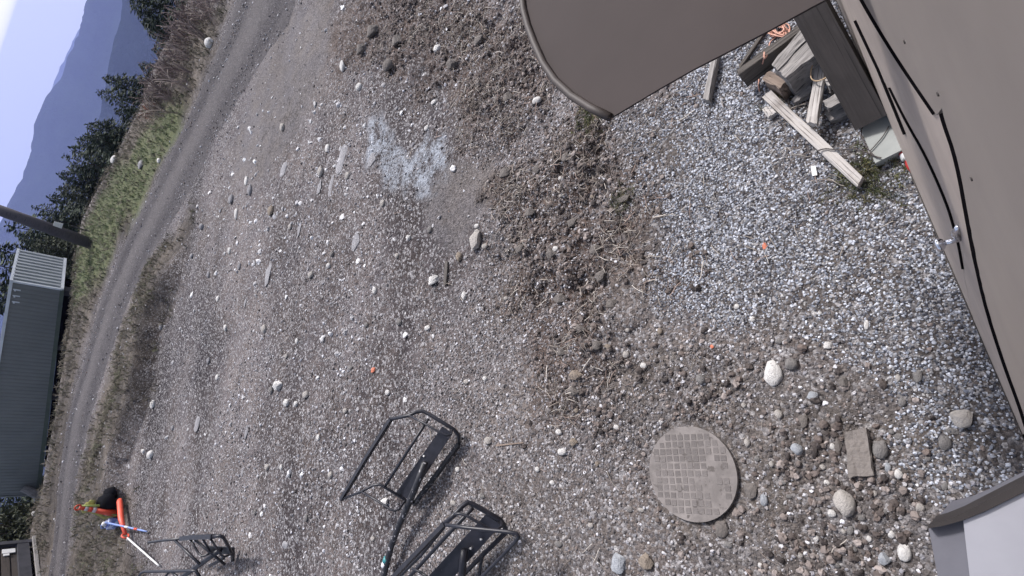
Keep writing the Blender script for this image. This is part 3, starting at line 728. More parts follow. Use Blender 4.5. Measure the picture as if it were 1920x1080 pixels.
xv, yv = sub(x, y, zmask('verge', x, y, .4, .8, 1.0) * rdm * 0.8 * np.clip(0.6 + fbm(x, y, 0.9, 3, 181), 0.1, 1)); blades('dry_verge_grass', xv, yv, 0.04, 0.13, np.vstack([DRYC, DRYC, GREENC[2:3]]), TUFT_G, 1.1)
x, y = rand_in(-15, 10, 12, 44, 62); k = in_view(x, y, 0.2); x, y = x[k], y[k]
rdm = sstep(-0.05, 0.3, strip_dist(x, y)); gmask = zmask('green', x, y, .5, 1.0, 1.3)
xg, yg = sub(x, y, gmask * rdm * 0.9); blades('green_grass', xg, yg, 0.04, 0.13, np.vstack([GREENC, GREENC, DRYC[2:3]]), TUFT_G, 1.2)
xd, yd = sub(x, y, zmask('farstrip', x, y, .5, .8, 1.0) * (1 - 0.8 * gmask) * rdm * 0.7); blades('dry_far_grass', xd, yd, 0.05, 0.17, DRYC, TUFT_G, 1.1)
X, Y = [], []
for px_, py_, sp_r, cnt in ((1112, 228, 0.07, 120), (1170, 376, 0.06, 70), (1640, 335, 0.10, 150), (1625, 322, 0.06, 60), (1590, 345, 0.1, 40), (1470, 172, 0.06, 40)):
    q = P0(px_, py_); X.append(q[0] + rng.normal(0, sp_r, cnt)); Y.append(q[1] + rng.normal(0, sp_r, cnt))
blades('moss_and_weeds', np.concatenate(X), np.concatenate(Y), 0.012, 0.045, np.array([(0.10, 0.105, 0.04), (0.06, 0.075, 0.03), (0.12, 0.11, 0.05), (0.045, 0.05, 0.028)]), TUFT_G, 1.5, 0.3)
# bare brown brush on the right-hand bank
ZW['brush'] = poly_w([(415,-60),(398,60),(362,150),(322,215),(296,212),(300,170),(318,110),(352,40),(390,-60)])
x, y = rand_in(1, 11, 16, 46, 16); x, y = sub(x, y, zmask('brush', x, y, .5, 1.0, 1.2)); blades('bare_brush', x, y, 0.3, 0.75, BRUSHC, TWIG_G, 0.75, 0.2)
ZW['rust'] = poly_w([(300,200),(290,222),(282,232),(276,222),(284,205)])
x, y = rand_in(1, 6, 18, 34, 30); x, y = sub(x, y, zmask('rust', x, y, .2, .3, .5)); blades('rusty_brush', x, y, 0.2, 0.45, np.array([(0.19, 0.07, 0.045), (0.14, 0.075, 0.055)]), TWIG_G, 0.9, 0.2)

# ------------------------------------------------------------------ stones one can pick out
def rock_mesh(seed, cuts, name='rock'):
    rr = random.Random(seed); bm = bmesh.new(); bmesh.ops.create_icosphere(bm, subdivisions=3, radius=1.0)
    pl = []
    for _ in range(cuts):
        d = Vector((rr.gauss(0, 1), rr.gauss(0, 1), rr.gauss(0, 0.8))).normalized(); pl.append((d, rr.uniform(0.55, 0.85)))
    for v in bm.verts:
        for d, h in pl:
            t = v.co.dot(d)
            if t > h: v.co -= d * (t - h) * 0.93
    from mathutils import noise as mn
    for v in bm.verts:
        q = v.co * 1.7 + Vector((seed * 3.3, 0, seed)); v.co *= 1 + 0.10 * mn.noise(q) + 0.05 * mn.noise(q * 3.1)
    me = bpy.data.meshes.new(name); bm.to_mesh(me); bm.free()
    lo = np.array([v.co[:] for v in me.vertices]); ext = (lo.max(0) - lo.min(0)) / 2; ce = (lo.max(0) + lo.min(0)) / 2
    for v in me.vertices: v.co = [(v.co[i] - ce[i]) / ext[i] for i in range(3)]
    me.materials.append(None); me.polygons.foreach_set('use_smooth', [cuts < 6] * len(me.polygons)); me.update(); return me
ROUND = [rock_mesh(s, 3) for s in (1, 2, 3, 4)]; ANG = [rock_mesh(s, 11) for s in (11, 12, 13, 14)]
rock_n = [0]
def rock(px, py, rx, ry, mat='rock_pale', label=None, group=None, ang=False, flat=0.62, name='stone', cat='stone', rot=0.0, lift=0.0):
    rock_n[0] += 1; i = rock_n[0]
    p = pick(px, py); r = np.hypot(p[0], p[1])
    ax = (P0(px + rx, py, p[2]) - P0(px - rx, py, p[2])) / 2; ay = (P0(px, py + ry, p[2]) - P0(px, py - ry, p[2])) / 2
    sx, sy = np.linalg.norm(ax), np.linalg.norm(ay)
    if r > 3.0:                             # seen obliquely: the depth on screen is partly the stone's height
        depth = min(1.0, 3.2 / r + 0.25)
        sx *= depth
    sz = flat * min(sx, sy)
    me = (ANG if ang else ROUND)[i % 4]
    o = bpy.data.objects.new(name, me); o.location = (p[0], p[1], p[2] + sz * 0.45 + lift)
    o.rotation_euler = (0, 0, math.atan2(ay[1], ay[0]) - math.pi / 2 + rot); o.scale = (sx, sy, sz)
    link(o); o.material_slots[0].link = 'OBJECT'; o.material_slots[0].material = M[mat]
    tag(o, label, cat, group); ROCKS.append((px, py, mat, o, cat, name, max(rx, ry))); return o
ROCKS = []

named = [
 (1450,700,18,26,'rock_white','largest white pitted rock, lying on soil beside a smaller round grey stone',0,.6),
 (1485,683,12,11,'rock_grey','round grey stone just right of the large white pitted rock',0,.8),
 (1651,843,15,18,'rock_grey','round grey stone touching the right side of the flat rectangular slab',0,.8),
 (1585,943,21,25,'rock_pale','big egg-shaped pale grey rock below the flat rectangular slab',0,.7),
 (1802,785,22,18,'rock_pale','angular grey rock with a pointed top in the gravel near the wall',1,.8),
 (1772,830,13,14,'rock_grey','round grey stone in the gravel below the angular pointed rock',0,.8),
 (1785,808,14,6,'rock_grey','thin flat grey flake between the angular rock and a round stone',1,.4),
 (1495,842,12,11,'rock_blue','round bluish grey stone between the round lid and the flat slab',0,.8),
 (1685,889,9,10,'rock_white','smooth white pebble lower right of the flat slab',0,.8),
 (1665,876,6,9,'rock_blue','narrow blue-grey pebble under the flat slab next to a white pebble',0,.8),
 (1696,1036,13,17,'rock_white','pale egg-shaped stone left of the white metal housing',0,.7),
 (1660,1048,12,12,'rock_blue','rough bluish white stone beside the pale egg-shaped stone',1,.8),
 (1672,1002,7,8,'rock_white','small white pebble above the pale egg-shaped stone',0,.8),
 (1161,1056,13,19,'rock_blue','angular blue-grey flat stone standing out at the lower edge',1,.5),
 (1213,1051,14,15,'rock_tan','knobbly tan rock next to the angular blue-grey stone',1,.75),
 (1316,712,9,10,'rock_grey','round grey pebble on soil straight above the lid',0,.8),
 (1407,920,13,16,'rock_brown','dark soil-covered stone half buried right of the lid',1,.6),
 (1434,937,7,11,'rock_blue','small bluish stone beside the half-buried dark stone',0,.7),
 (1352,992,13,17,'rock_brown','brown earth clod at the lower right rim of the lid',0,.5),
 (1092,705,12,10,'rock_tan','tan stone stuck in the lower end of the dark soil ridge',1,.8),
 (892,452,10,20,'rock_pale','long tan-grey rock at the left foot of the soil ridge',1,.7),
 (815,526,8,9,'rock_white','white angular stone beside the short dark stick',1,.8),
 (734,127,9,10,'rock_brown','brown round rock in the dark mud at the far right',0,.8),
 (821,92,7,6,'rock_white','bright white stone in the dark mud left of the brown canopy',0,.8),
 (645,125,4,11,'rock_white','tall narrow white stone where mud meets smooth dirt',0,.8),
 (1009,190,7,6,'rock_white','white stone just below the curved edge of the brown canopy',0,.8),
 (510,396,5,9,'rock_tan','ivory oval stone alone on the grey dirt above a dark rut',0,.8),
 (525,722,8,9,'rock_white','white triangular stone left of the nearest upright chair',1,.8),
 (722,941,8,8,'rock_white','white stone framed by the footrest of the chair lying in the yard',1,.8),
 (917,826,7,7,'rock_pale','pale stone with dark hollow right of the lying chair',1,.8),
 (1056,847,8,7,'rock_white','white pebble left of the lid beside a tan one',0,.8),
 (1078,829,7,8,'rock_tan','pale tan pebble left of the lid',1,.7),
 (396,82,6,6,'rock_white','white boulder in the dry grass beside the far road',0,.8),
 (284,852,5,7,'rock_white','white stone on the bank above the orange marker',0,.8),
 (1181,955,6,6,'rock_grey','small grey stone at the lower left rim of the lid',0,.7),
 (1048,1020,7,6,'rock_grey','small grey stone in gravel near the lower edge',0,.7),
 (1720,706,9,12,'rock_grey','upright grey stone bedded in the gravel right of the slab',1,.7),
 (1552,647,9,7,'rock_white','pale crumbly stone where soil meets gravel',1,.7),
 (1625,610,5,9,'rock_white','slender white pebble alone in the gravel',0,.7),
 (1461,777,8,9,'rock_pale','pale pebble on bare soil below the large white rock',0,.7),
 (1505,790,10,14,'rock_brown','brown earthy stone next to a pale pebble on bare soil',1,.7),
 (1525,742,11,8,'rock_blue','pale crumbling stone right of the large white rock',1,.6),
 (1582,715,10,11,'rock_brown','brown clod of earth above the flat slab',1,.8),
 (1572,835,7,15,'rock_brown','narrow brown stone against the left side of the flat slab',1,.6),
 (1692,754,8,9,'rock_grey','grey stone above the flat slab at the edge of the gravel',0,.7),
 (1725,951,9,8,'rock_pale','pale stone just above the corner of the white housing',0,.7),
 (1685,818,11,6,'rock_grey','flat grey flake to the right of the flat slab',1,.5),
]
for (px, py, rx, ry, mt, lb, an, fl) in named: rock(px, py, rx, ry, mt, lb, None, bool(an), fl)

def many(lst, mats, label, group, ang=False, flat=0.7, cat='stone', name='stone'):
    for i, t in enumerate(lst): rock(t[0], t[1], t[2], t[3], mats[i % len(mats)], label, group, ang, flat, name, cat, rot=-0.38 if name == 'flat_rock' else -0.15)
many([(1684,709,6,7),(1461,640,8,6),(1560,837,5,6),(1595,994,6,9),(1582,996,5,5),(1535,957,6,6),(1561,962,8,7),(1617,970,7,6),(1542,876,6,5),(1672,810,6,5),(1537,587,4,4),(1772,912,6,8),(1401,830,6,8),(1421,860,6,6),(1426,1060,5,5),(1366,1021,8,6),(1640,925,5,6),(1602,1030,6,5),(1530,1010,5,6),(1480,930,6,5),(1500,1040,7,6),(1570,1060,6,5),(1630,1010,5,6),(1445,985,5,5),(1395,760,5,5),(1660,960,5,5),(1550,905,6,5),(1740,860,6,5),(1448,870,5,6),(1470,905,5,4)],
     ['rock_pale','rock_grey','rock_white','rock_grey'], 'small stone bedded in the brown soil and gravel round the flat slab', 'small stones in the soil round the slab')
many([(1207,686,6,6),(1176,665,6,7),(1148,652,6,5),(1050,810,6,6),(1157,801,5,5),(1202,956,6,4),(1238,621,5,7),(1412,599,6,6),(1382,575,5,5),(1180,620,4,4),(1120,870,4,5),(1035,905,5,5),(1008,880,4,5),(1108,985,5,5),(1085,770,4,6),(1240,790,5,4),(1052,471,5,5),(1062,372,5,3),(1112,370,4,4),(1056,337,5,5),(895,424,4,4),(910,462,5,5),(862,482,5,9)],
     ['rock_white','rock_pale','rock_tan','rock_white'], 'small pale pebble on the earth between the soil ridge and the lid', 'pebbles along the soil ridge')
many([(673,162,6,6),(717,381,4,6),(807,431,4,6),(767,446,4,5),(602,322,5,9),(615,278,4,7),(585,516,5,6),(626,478,4,5),(620,499,4,5),(545,425,3,5),(812,191,5,4),(532,240,4,7),(511,732,4,8),(537,755,5,7),(572,740,6,7),(554,757,4,5),(497,617,5,8),(750,604,5,6),(802,615,5,5),(500,876,5,6),(529,876,3,6),(851,943,5,5),(575,971,3,7),(872,555,4,8),(875,716,5,5),(728,736,4,5),(540,668,3,5),(660,690,4,5),(705,545,4,7),(655,330,4,6),(800,240,4,5),(745,480,4,5),(690,610,4,5),(600,820,3,6),(650,770,4,5),(910,710,4,5),(950,560,4,4),(905,930,5,5),(860,880,4,5),(700,1010,4,5),(560,640,3,6),(620,890,4,6),(480,960,3,6)],
     ['rock_white','rock_pale','rock_grey','rock_white','rock_pale'], 'small pale stone scattered on the grey dirt of the yard', 'pale stones scattered over the grey yard')
many([(270,846,3,4),(253,805,2,4),(289,758,4,7),(392,676,3,6),(424,615,3,6),(325,802,3,5),(407,707,3,5),(437,375,4,8),(445,402,3,10),(379,425,4,5),(217,300,4,4),(267,310,4,6),(300,302,3,4),(472,357,4,10),(465,340,3,8),(450,500,3,6),(430,470,3,6),(392,515,3,6),(410,560,3,5),(360,480,3,4),(66,963,3,4),(295,612,3,5)],
     ['rock_white','rock_streak'], 'whitish stone far off near the road and its banks', 'far whitish stones by the road', name='far_stone')
many([(640,298,10,25),(619,345,6,22),(667,452,8,18),(502,512,8,22),(530,317,8,12),(454,882,3,11),(465,810,4,13),(459,567,3,8),(370,795,7,14),(598,350,5,12),(700,300,8,12),(560,430,4,12)],
     ['rock_streak'], 'flat pale rock streak showing through the trodden dirt', 'flat rock showing through the dirt', True, flat=0.15, cat='rock', name='flat_rock')
many([(950,325,10,9),(1000,400,9,9),(1045,480,9,10),(1130,520,10,12),(1150,570,11,9),(1055,560,12,10),(1100,620,10,9),(1170,375,12,7),(1120,470,10,9),(1070,300,9,9),(1015,320,9,8),(1075,420,10,9),(1130,650,9,9),(1060,660,9,8),(1085,735,10,9),(980,470,8,9),(700,60,10,9),(750,80,10,9),(850,120,9,9),(900,80,10,8),(680,95,8,8),(950,180,9,9)],
     ['rock_brown'], 'dark brown lump of earth thrown up on the soil ridge or mud', 'earth lumps on the ridge and mud', True, 0.75, 'clod', 'earth_clod')

# every stone of the loose groups gets its own description from the landmark it lies nearest to
LM = [(1297, 887, 'lid'), (1610, 848, 'flat slab'), (1450, 700, 'largest white rock'), (760, 860, 'middle lying chair'), (880, 1010, 'chair cut by the lower edge'), (380, 1035, 'far lying chair'),
      (765, 300, 'white clay patch'), (1060, 480, 'soil ridge'), (1120, 210, 'canopy tip'), (220, 960, 'marker cone'), (280, 300, 'green grass'), (892, 452, 'long tan-grey rock'),
      (525, 722, 'white triangular stone'), (510, 396, 'ivory oval stone'), (815, 526, 'short dark stick'), (734, 127, 'brown round rock'), (290, 680, 'dark dirt bank'), (1720, 1000, 'white housing'), (640, 298, 'biggest flat rock streak')]
ORD = ['nearest', 'second nearest', 'third nearest', 'fourth nearest', 'fifth nearest', 'sixth nearest', 'seventh nearest', 'eighth nearest', 'ninth nearest', 'tenth nearest', 'eleventh nearest', 'twelfth nearest']
HUE = dict(rock_white='white', rock_pale='pale', rock_grey='grey', rock_tan='tan', rock_brown='dark brown', rock_blue='bluish', rock_streak='whitish')
bins = {}
for px, py, mat, o, cat, nm, rad in ROCKS:
    if mat not in HUE: continue
    d, lx_, ly_, ln = min((math.hypot(px - a, py - b), a, b, t) for a, b, t in LM)
    if d < 1: continue
    dx_, dy_ = px - lx_, py - ly_
    side_ = ('right of' if dx_ > 0 else 'left of') if abs(dx_) > abs(dy_) else ('below' if dy_ > 0 else 'above')
    bins.setdefault((cat, HUE[mat], side_, ln), []).append((d, o, rad))
for (cat, hue, side_, ln), L_ in bins.items():
    L_.sort(key=lambda t: t[0])
    for i, (d, o, rad) in enumerate(L_):
        if not o.get('group'): continue
        shape = {'stone': 'small ' + hue + ' stone', 'rock': 'flat ' + hue + ' rock streak', 'clod': hue + ' lump of earth'}[cat]
        o['label'] = (shape + ', ' + (ORD[min(i, 11)] + ' one ' if len(L_) > 1 else 'alone in its colour ') + side_ + ' the ' + ln)

# ------------------------------------------------------------------ flat slab, lid
def pxquad(pts, z): return [P0(px, py, z) for px, py in pts]
def slab(name, pts, z0, h, mat, bevel=0.004, parent=None, sub_=0, jit=0.0, label=None, cat=None, group=None, origin_edge=True, seed=0):
    """a solid whose top outline is picked on the level z0+h; its long edge becomes the local x axis"""
    top = pxquad(pts, z0 + h); n = len(top)
    ed = [(np.linalg.norm(top[(i + 1) % n] - top[i]), i) for i in range(n)]; _, i = max(ed)
    d = top[(i + 1) % n] - top[i]; rz = math.atan2(d[1], d[0])
    c = np.mean(top, 0); c[2] = z0
    ca, sa = math.cos(-rz), math.sin(-rz)
    loc = lambda p: (ca * (p[0] - c[0]) - sa * (p[1] - c[1]), sa * (p[0] - c[0]) + ca * (p[1] - c[1]))
    T = [loc(p) for p in top]
    m = MB(); m.prism([(a, b, 0) for a, b in T], [(a, b, h) for a, b in T])
    if sub_:
        bmesh.ops.subdivide_edges(m.bm, edges=list(m.bm.edges), cuts=sub_, use_grid_fill=True)
        rr = random.Random(seed + int(pts[0][0]))
        for v in m.bm.verts: v.co += Vector((rr.uniform(-jit, jit), rr.uniform(-jit, jit), rr.uniform(-jit, jit) * 0.6))
    o = m.done(name, mat, parent, bevel if not sub_ else 0, loc=c, rz=rz)
    if label: tag(o, label, cat, group)
    return o
zs = hgt(*P0(1610, 848)[:2])
slab('flat_slab', [(1583,812),(1626,803),(1637,893),(1592,895)], zs - 0.01, 0.06, M['rock_brown'], sub_=4, jit=0.006, label='flat rectangular brown-grey stone slab on the soil right of the lid', cat='stone slab')

lid = empty('access_lid', (LID[0], LID[1], -0.034), 0, 'round grey access lid with a square tread pattern set in brown soil', 'lid')
lr = float(np.mean([np.linalg.norm(P0(*a) - P0(1297, 887)) for a in ((1217, 887), (1377, 887), (1297, 795), (1297, 981))])) * 0.985
vx = P0(1307, 887) - P0(1287, 887); lrz = math.atan2(vx[1], vx[0]); lid.rotation_euler = (0, 0, lrz)
m = MB(); seg = 64
m.prism([(lr * math.cos(2 * math.pi * i / seg), lr * math.sin(2 * math.pi * i / seg), -0.01) for i in range(seg)], [(lr * math.cos(2 * math.pi * i / seg), lr * math.sin(2 * math.pi * i / seg), 0.048) for i in range(seg)])
m.done('disc', M['lid_dust'], lid, 0.004)
pitch = lr * 2 / 13.0; pm1 = None
for a in range(-6, 7):
    for b in range(-6, 7):
        cx, cy = a * pitch, b * pitch
        if math.hypot(cx, cy) > lr - pitch * 0.62: continue
        worn = fbm(np.array([cx]), np.array([cy]), 0.16, 2, 9)[0] + random.uniform(-.22, .22)
        if worn > 0.46: continue            # filled with packed dirt
        if pm1 is None:
            q = MB(); s = pitch * 0.42
            q.prism([(-s, -s, -.004), (s, -s, -.004), (s, s, -.004), (-s, s, -.004)], [(-s * .9, -s * .9, .0026), (s * .9, -s * .9, .0026), (s * .9, s * .9, .0026), (-s * .9, s * .9, .0026)])
            o = q.done('tread_square', None, lid); pm1 = o.data; pm1.materials.append(None)
        else:
            o = obj('tread_square', pm1, lid)
        o.location = (cx + random.uniform(-.002, .002), cy + random.uniform(-.002, .002), 0.048); o.rotation_euler = (0, 0, random.uniform(-.06, .06)); o.scale = (random.uniform(.9, 1.04), random.uniform(.9, 1.04), random.uniform(.5, 1.1))
        dusty = fbm(np.array([cx]), np.array([cy]), 0.25, 2, 5)[0] + random.uniform(-.3, .3)
        o.material_slots[0].link = 'OBJECT'; o.material_slots[0].material = M['lid_pad_dusty' if dusty > 0.05 else 'lid_pad']

# ------------------------------------------------------------------ building wall beside the camera
wa, wb = P0(1690, 283)[:2], P0(1886, 740)[:2]
wu = (wa - wb) / np.linalg.norm(wa - wb)
WU = np.array([wu[0], wu[1], 0.0]); WN = np.array([-wu[1], wu[0], 0.0])      # along the wall, out of the wall
WC = float(WN[:2] @ wb)
def wall_hit(px, py, off=0.0):
    d = ray(px, py); c = np.array([0, 0, CAM_H]); t = (WC + off - WN @ c) / (WN @ d); return c + d * t
def wsz(p): return float(WU @ p), float(p[2])
def wpt(s, z, off=0.0): return WU * s + WN * (WC + off) + np.array([0, 0, z])
wall = empty('building_wall', wpt(0, 0), 0, 'tan sheet-metal building wall with lapped panels right below the camera', 'building')
wall_inv = lambda p: np.array(p, float) - np.array(wall.location)
def wpanel(name, sz, off0, off1, mat, bevel=0.0, parent=wall, label=None):
    m = MB(); m.prism([wall_inv(wpt(s, z, off0)) for s, z in sz], [wall_inv(wpt(s, z, off1)) for s, z in sz])
    o = m.done(name, mat, parent, bevel)
    if label: o['label'] = label
    return o
def s_at(px, py, off=0.0): return wsz(wall_hit(px, py, off))
ground_z = -0.15
TOPZ = 4.4

# wall build: a dark backing, two low sheets split by a crooked crack, an upper sheet with a lifted, wavy lap edge
def wpx(pts, off): return [s_at(px, py, off) for px, py in pts]
def cut_poly(px_line, off): return wpx(px_line, off)
SL, SR, BOT = -2.2, 4.2, -0.12
wpanel('backing', [(SL, BOT), (SR, BOT), (SR, TOPZ), (SL, TOPZ)], -0.22, -0.02, M['gap_dark'])
crack = [(1806, 505), (1797, 455), (1790, 430), (1775, 380), (1735, 290), (1700, 230), (1668, 165)]
def soften(P, keep, n=2):
    for _ in range(n):
        Q_ = [P[0]]
        for i_ in range(len(P) - 1):
            (x0_, y0_), (x1_, y1_) = P[i_], P[i_ + 1]
            a_, b_ = (.75 * x0_ + .25 * x1_, .75 * y0_ + .25 * y1_), (.25 * x0_ + .75 * x1_, .25 * y0_ + .75 * y1_)
            Q_ += [P[i_] if P[i_] in keep else a_, P[i_ + 1] if P[i_ + 1] in keep else b_]
        Q_.append(P[-1]); P = [q for k_, q in enumerate(Q_) if k_ == 0 or math.dist(q, Q_[k_ - 1]) > .5]
    return P
crack = soften(crack, [])
cr = wpx(crack, 0.0); cr2 = wpx([(x - 1, y) for x, y in crack], 0.0)
cr = [(cr[0][0] - 0.02, BOT)] + cr + [(cr[-1][0] + 0.5, cr[-1][1] - 0.55), (SR - .01, BOT + 0.5)]
cr2 = [(cr2[0][0] - 0.02, BOT)] + cr2 + [(cr[-1][0] + 0.02, cr[-1][1] - 0.05), (SR - .01, BOT + 0.42)]
wpanel('low_sheet', cr2 + [(SR, BOT)], -0.018, 0.0, M['tan_sheet_low'])
wpanel('low_sheet', [(s, z) for s, z in cr[::-1]] + [(SL, BOT), (SL, TOPZ - .01), (SR, TOPZ - .01)], -0.018, 0.001, M['tan_sheet_low'])
UO = 0.016
edge_px = [(1930, 812), (1914, 760), (1884, 680), (1846, 560), (1820, 430), (1797, 300), (1771, 226), (1766, 203), (1756, 216), (1692, 122), (1641, 40), (1602, -30)]
edge_px = soften(edge_px, [(1766, 203), (1756, 216)])
ed = wpx(edge_px, UO)
ed = [(ed[0][0] - 0.03, BOT + .02)] + ed
wav = []
for i in range(len(ed) - 1):
    (s0, z0), (s1, z1) = ed[i], ed[i + 1]; L_ = math.hypot(s1 - s0, z1 - z0); low_ = z0 < 2.35 and i > 0; nn_ = max(1, int(L_ / 0.02)) if low_ and ed[i][0] < 0.62 else 1
    for k in range(nn_):
        t = k / nn_; s_, z_ = s0 + (s1 - s0) * t, z0 + (z1 - z0) * t
        a = 0.0022 * math.sin(z_ * 62 + 1.5 * math.sin(z_ * 17)) * (1 if nn_ > 1 and 0.8 < z_ < 2.2 else 0)
        wav.append((s_ - a, z_))
wav.append(ed[-1])
last = ed[-1]
ext = (last[0] + 1.6, last[1] - 0.9)
wpanel('upper_sheet', wav + [ext, (SR, ext[1]), (SR, TOPZ), (SL, TOPZ), (SL, BOT + .02)], 0.006, UO, M['tan_sheet'])
gl = wpx([(x - 8 if y < 500 else x - 7, y) for x, y in edge_px], 0.0045)
gl = [(gl[0][0], BOT + .02)] + gl
wpanel('lap_shadow_strip', gl + [(ed[-1][0], ed[-1][1])] + ed[::-1], 0.0022, 0.0045, M['gap_dark'])  # near-black strip painting the shadow under the lifted lap
for bx_, by_ in ((1697, 78), (1823, 335), (1760, 176)):
    p = wall_hit(bx_, by_, UO + 0.003); m = MB(); m.tube([p, p + WN * 0.002], 0.0035, 8); m.done('bolt', M['bolt_dark'], wall, loc=None)
    o = COL.objects[-1] if False else None
wpanel('base_shadow_strip', [(-2.0, -0.1), (3.9, -0.1), (3.9, 0.035), (-2.0, 0.035)], 0.0025, 0.006, M['bolt_dark'])  # dark strip standing in for the shadow line at the wall's foot
wpanel('corner_seam', wpx([(1600, 40), (1604, 38), (1647, 130), (1697, 252), (1693, 253), (1643, 131)], 0.004), 0.0015, 0.004, M['gap_dark'])
wpanel('crack_seam', wpx(crack, 0.004) + wpx([(x - 3.5, y) for x, y in crack][::-1], 0.004), 0.0015, 0.004, M['gap_dark'])
for o in list(COL.objects):
    if o.parent is wall and o.name.startswith('bolt'): o.location = tuple(-np.array(wall.location))
# knob
kp = wall_hit(1802, 447, 0.0)
knob = empty('wall_knob', kp, 0, 'polished round metal knob on a short stem on the low wall sheet', 'knob')
m = MB(); m.tube([(0, 0, 0), WN * 0.045], 0.008, 12); m.done('stem', M['chrome'], knob, smooth=True)
m = MB(); m.tube([WN * 0.040, WN * 0.046, WN * 0.056, WN * 0.062, WN * 0.064], [0.012, 0.019, 0.022, 0.018, 0.008], 18); m.done('grip', M['chrome'], knob, smooth=True)
m = MB(); a_ = wall_hit(1796, 425, 0.004) - kp; m.tube([np.zeros(3) + WN * 0.006, a_ * 0.55 + WN * 0.012, a_], [0.008, 0.009, 0.006], 8); m.done('latch_arm', M['chrome'], knob, smooth=True)

# ------------------------------------------------------------------ timber post on its concrete plate
zp = 0.07
slab('concrete_plate', [(1596, 202), (1640, 178), (1697, 278), (1641, 306)], -0.03, zp + 0.03, M['concrete'], 0.005, label='square grey concrete plate under the dark timber post', cat='plate')
pb = P0(1636, 226, zp); 
def at_dist(px, py, base, z=None):
    """point on the pixel's ray at the same horizontal distance as base"""
    d = ray(px, py); t = np.hypot(base[0], base[1]) / np.hypot(d[0], d[1]); return np.array([0, 0, CAM_H]) + d * t
def at_z(px, py, z): return P0(px, py, z)
pt = at_z(1530, 32, 0.45)
ax = (pt - pb); ax = ax / np.linalg.norm(ax); ptop = pb + ax * 3.6
post = MB(); side = 0.112
hx = WU - ax * (WU @ ax); hx /= np.linalg.norm(hx); hy = np.cross(ax, hx)
corner = [(-1, -1), (1, -1), (1, 1), (-1, 1)]
post.prism([hx * a * side / 1 * 0.75 + hy * b * side * 0.75 for a, b in corner], [(ptop - pb) + hx * a * side * 0.75 + hy * b * side * 0.75 for a, b in corner])
po = post.done('timber_post', None, None, 0.006, loc=pb)
# turn the mesh so that its length is the local x axis and the grain follows it
Mx = Matrix((Vector(ax), Vector(hx), Vector(hy))).transposed().to_4x4()
po.data.transform(Mx.inverted()); po.matrix_world = Matrix.Translation(Vector(pb.tolist())) @ Mx; po.data.materials.append(M['post_wood'])
tag(po, 'dark square timber post leaning up beside the tan wall', 'post')

# ------------------------------------------------------------------ brown canopy and white housing
CZ = 2.3
e1 = [(1145, 221), (1108, 203), (1072, 180), (1042, 152), (1020, 120), (1003, 82), (991, 50), (983, 20), (977, -30), (973, -90), (972, -160)]
e2 = [(1145, 221), (1190, 194), (1240, 164), (1300, 130), (1370, 94), (1440, 58), (1520, 14)]
p1 = [P0(*p, CZ) for p in e1]; p2 = [P0(*p, CZ) for p in e2]
d2 = p2[-1] - p2[-3]; d2 /= np.linalg.norm(d2)
tw = (WC + 0.03 - WN @ p2[-1]) / (WN @ d2) if abs(WN @ d2) > 1e-3 else 2.0
tw = tw if 0 < tw < 4 else 2.0
q2 = p2[-1] + d2 * tw
far_c = q2 + WU * 0.3; far_p = p1[-1] + (p1[-1] - p1[-2]) / np.linalg.norm(p1[-1] - p1[-2]) * 0.6
outl = p1[::-1] + p2[1:] + [q2, far_c, far_p]
can = empty('brown_canopy', p1[0] * 0.5 + p2[-1] * 0.5, 0, 'dark brown sheet-metal canopy with a curved lipped edge hanging into view', 'canopy')
ci = np.array(can.location)
m = MB(); m.prism([p - ci - np.array([0, 0, .006]) for p in outl], [p - ci for p in outl]); m.done('panel', M['brown_sheet'], can)
m = MB(); m.tube([p - ci + np.array([0, 0, 0.004]) for p in p1], 0.013, 8, flat=(0.9, 1.0)); m.done('edge_lip', M['brown_lip'], can, smooth=True)
for sx in (1210, 1075):
    pass
HZ = 2.55
hp = [(1740, 986), (1765, 981), (1800, 969), (1845, 948), (1890, 924), (1930, 903), (1975, 878)]
top = [P0(*p, HZ) for p in hp]; lowr = [P0(1757, 1080, HZ), P0(1772, 1170, HZ)]
hs = empty('white_housing', top[3], 0, 'white sheet-metal housing with a dark curved cap, lower right corner', 'housing')
hc = np.array(hs.location)
def Hn(pts, z): return [P0(px, py, z) for px, py in pts]
body_top = Hn([(1741, 990), (1801, 975), (1846, 957), (1891, 936), (1931, 916), (1975, 893), (2080, 1010), (1900, 1240), (1775, 1190), (1758, 1080)], HZ - 0.012)
m = MB(); m.prism([p - hc - np.array([0, 0, 0.5]) for p in body_top], [p - hc for p in body_top]); m.done('body', M['bevel_shade'], hs)
cover = Hn([(1806, 976), (1846, 960), (1891, 938), (1931, 918), (1975, 896), (2080, 1010), (1905, 1240), (1835, 1190), (1818, 1080)], HZ)
m = MB(); m.prism([p - hc - np.array([0, 0, 0.008]) for p in cover], [p - hc for p in cover]); m.done('cover_sheet', M['white_sheet'], hs)
rim = Hn([(1740, 985), (1765, 978), (1800, 964), (1845, 941), (1890, 918), (1930, 898), (1975, 872)], HZ)
rim2 = Hn([(1741, 990), (1770, 985), (1802, 976), (1846, 958.5), (1891, 936.5), (1931, 916.5), (1975, 893)], HZ)
m = MB()
for i in range(len(rim) - 1):
    a, b, c, d = rim[i] - hc, rim[i + 1] - hc, rim2[i + 1] - hc, rim2[i] - hc
    up_ = np.array([0, 0, 0.006]); dn = np.array([0, 0, 0.14])
    m.prism([a - dn, b - dn, c - dn, d - dn], [a + up_, b + up_, c + up_, d + up_])
bmesh.ops.remove_doubles(m.bm, verts=m.bm.verts, dist=1e-5)
m.done('cap', M['grey_edge'], hs)

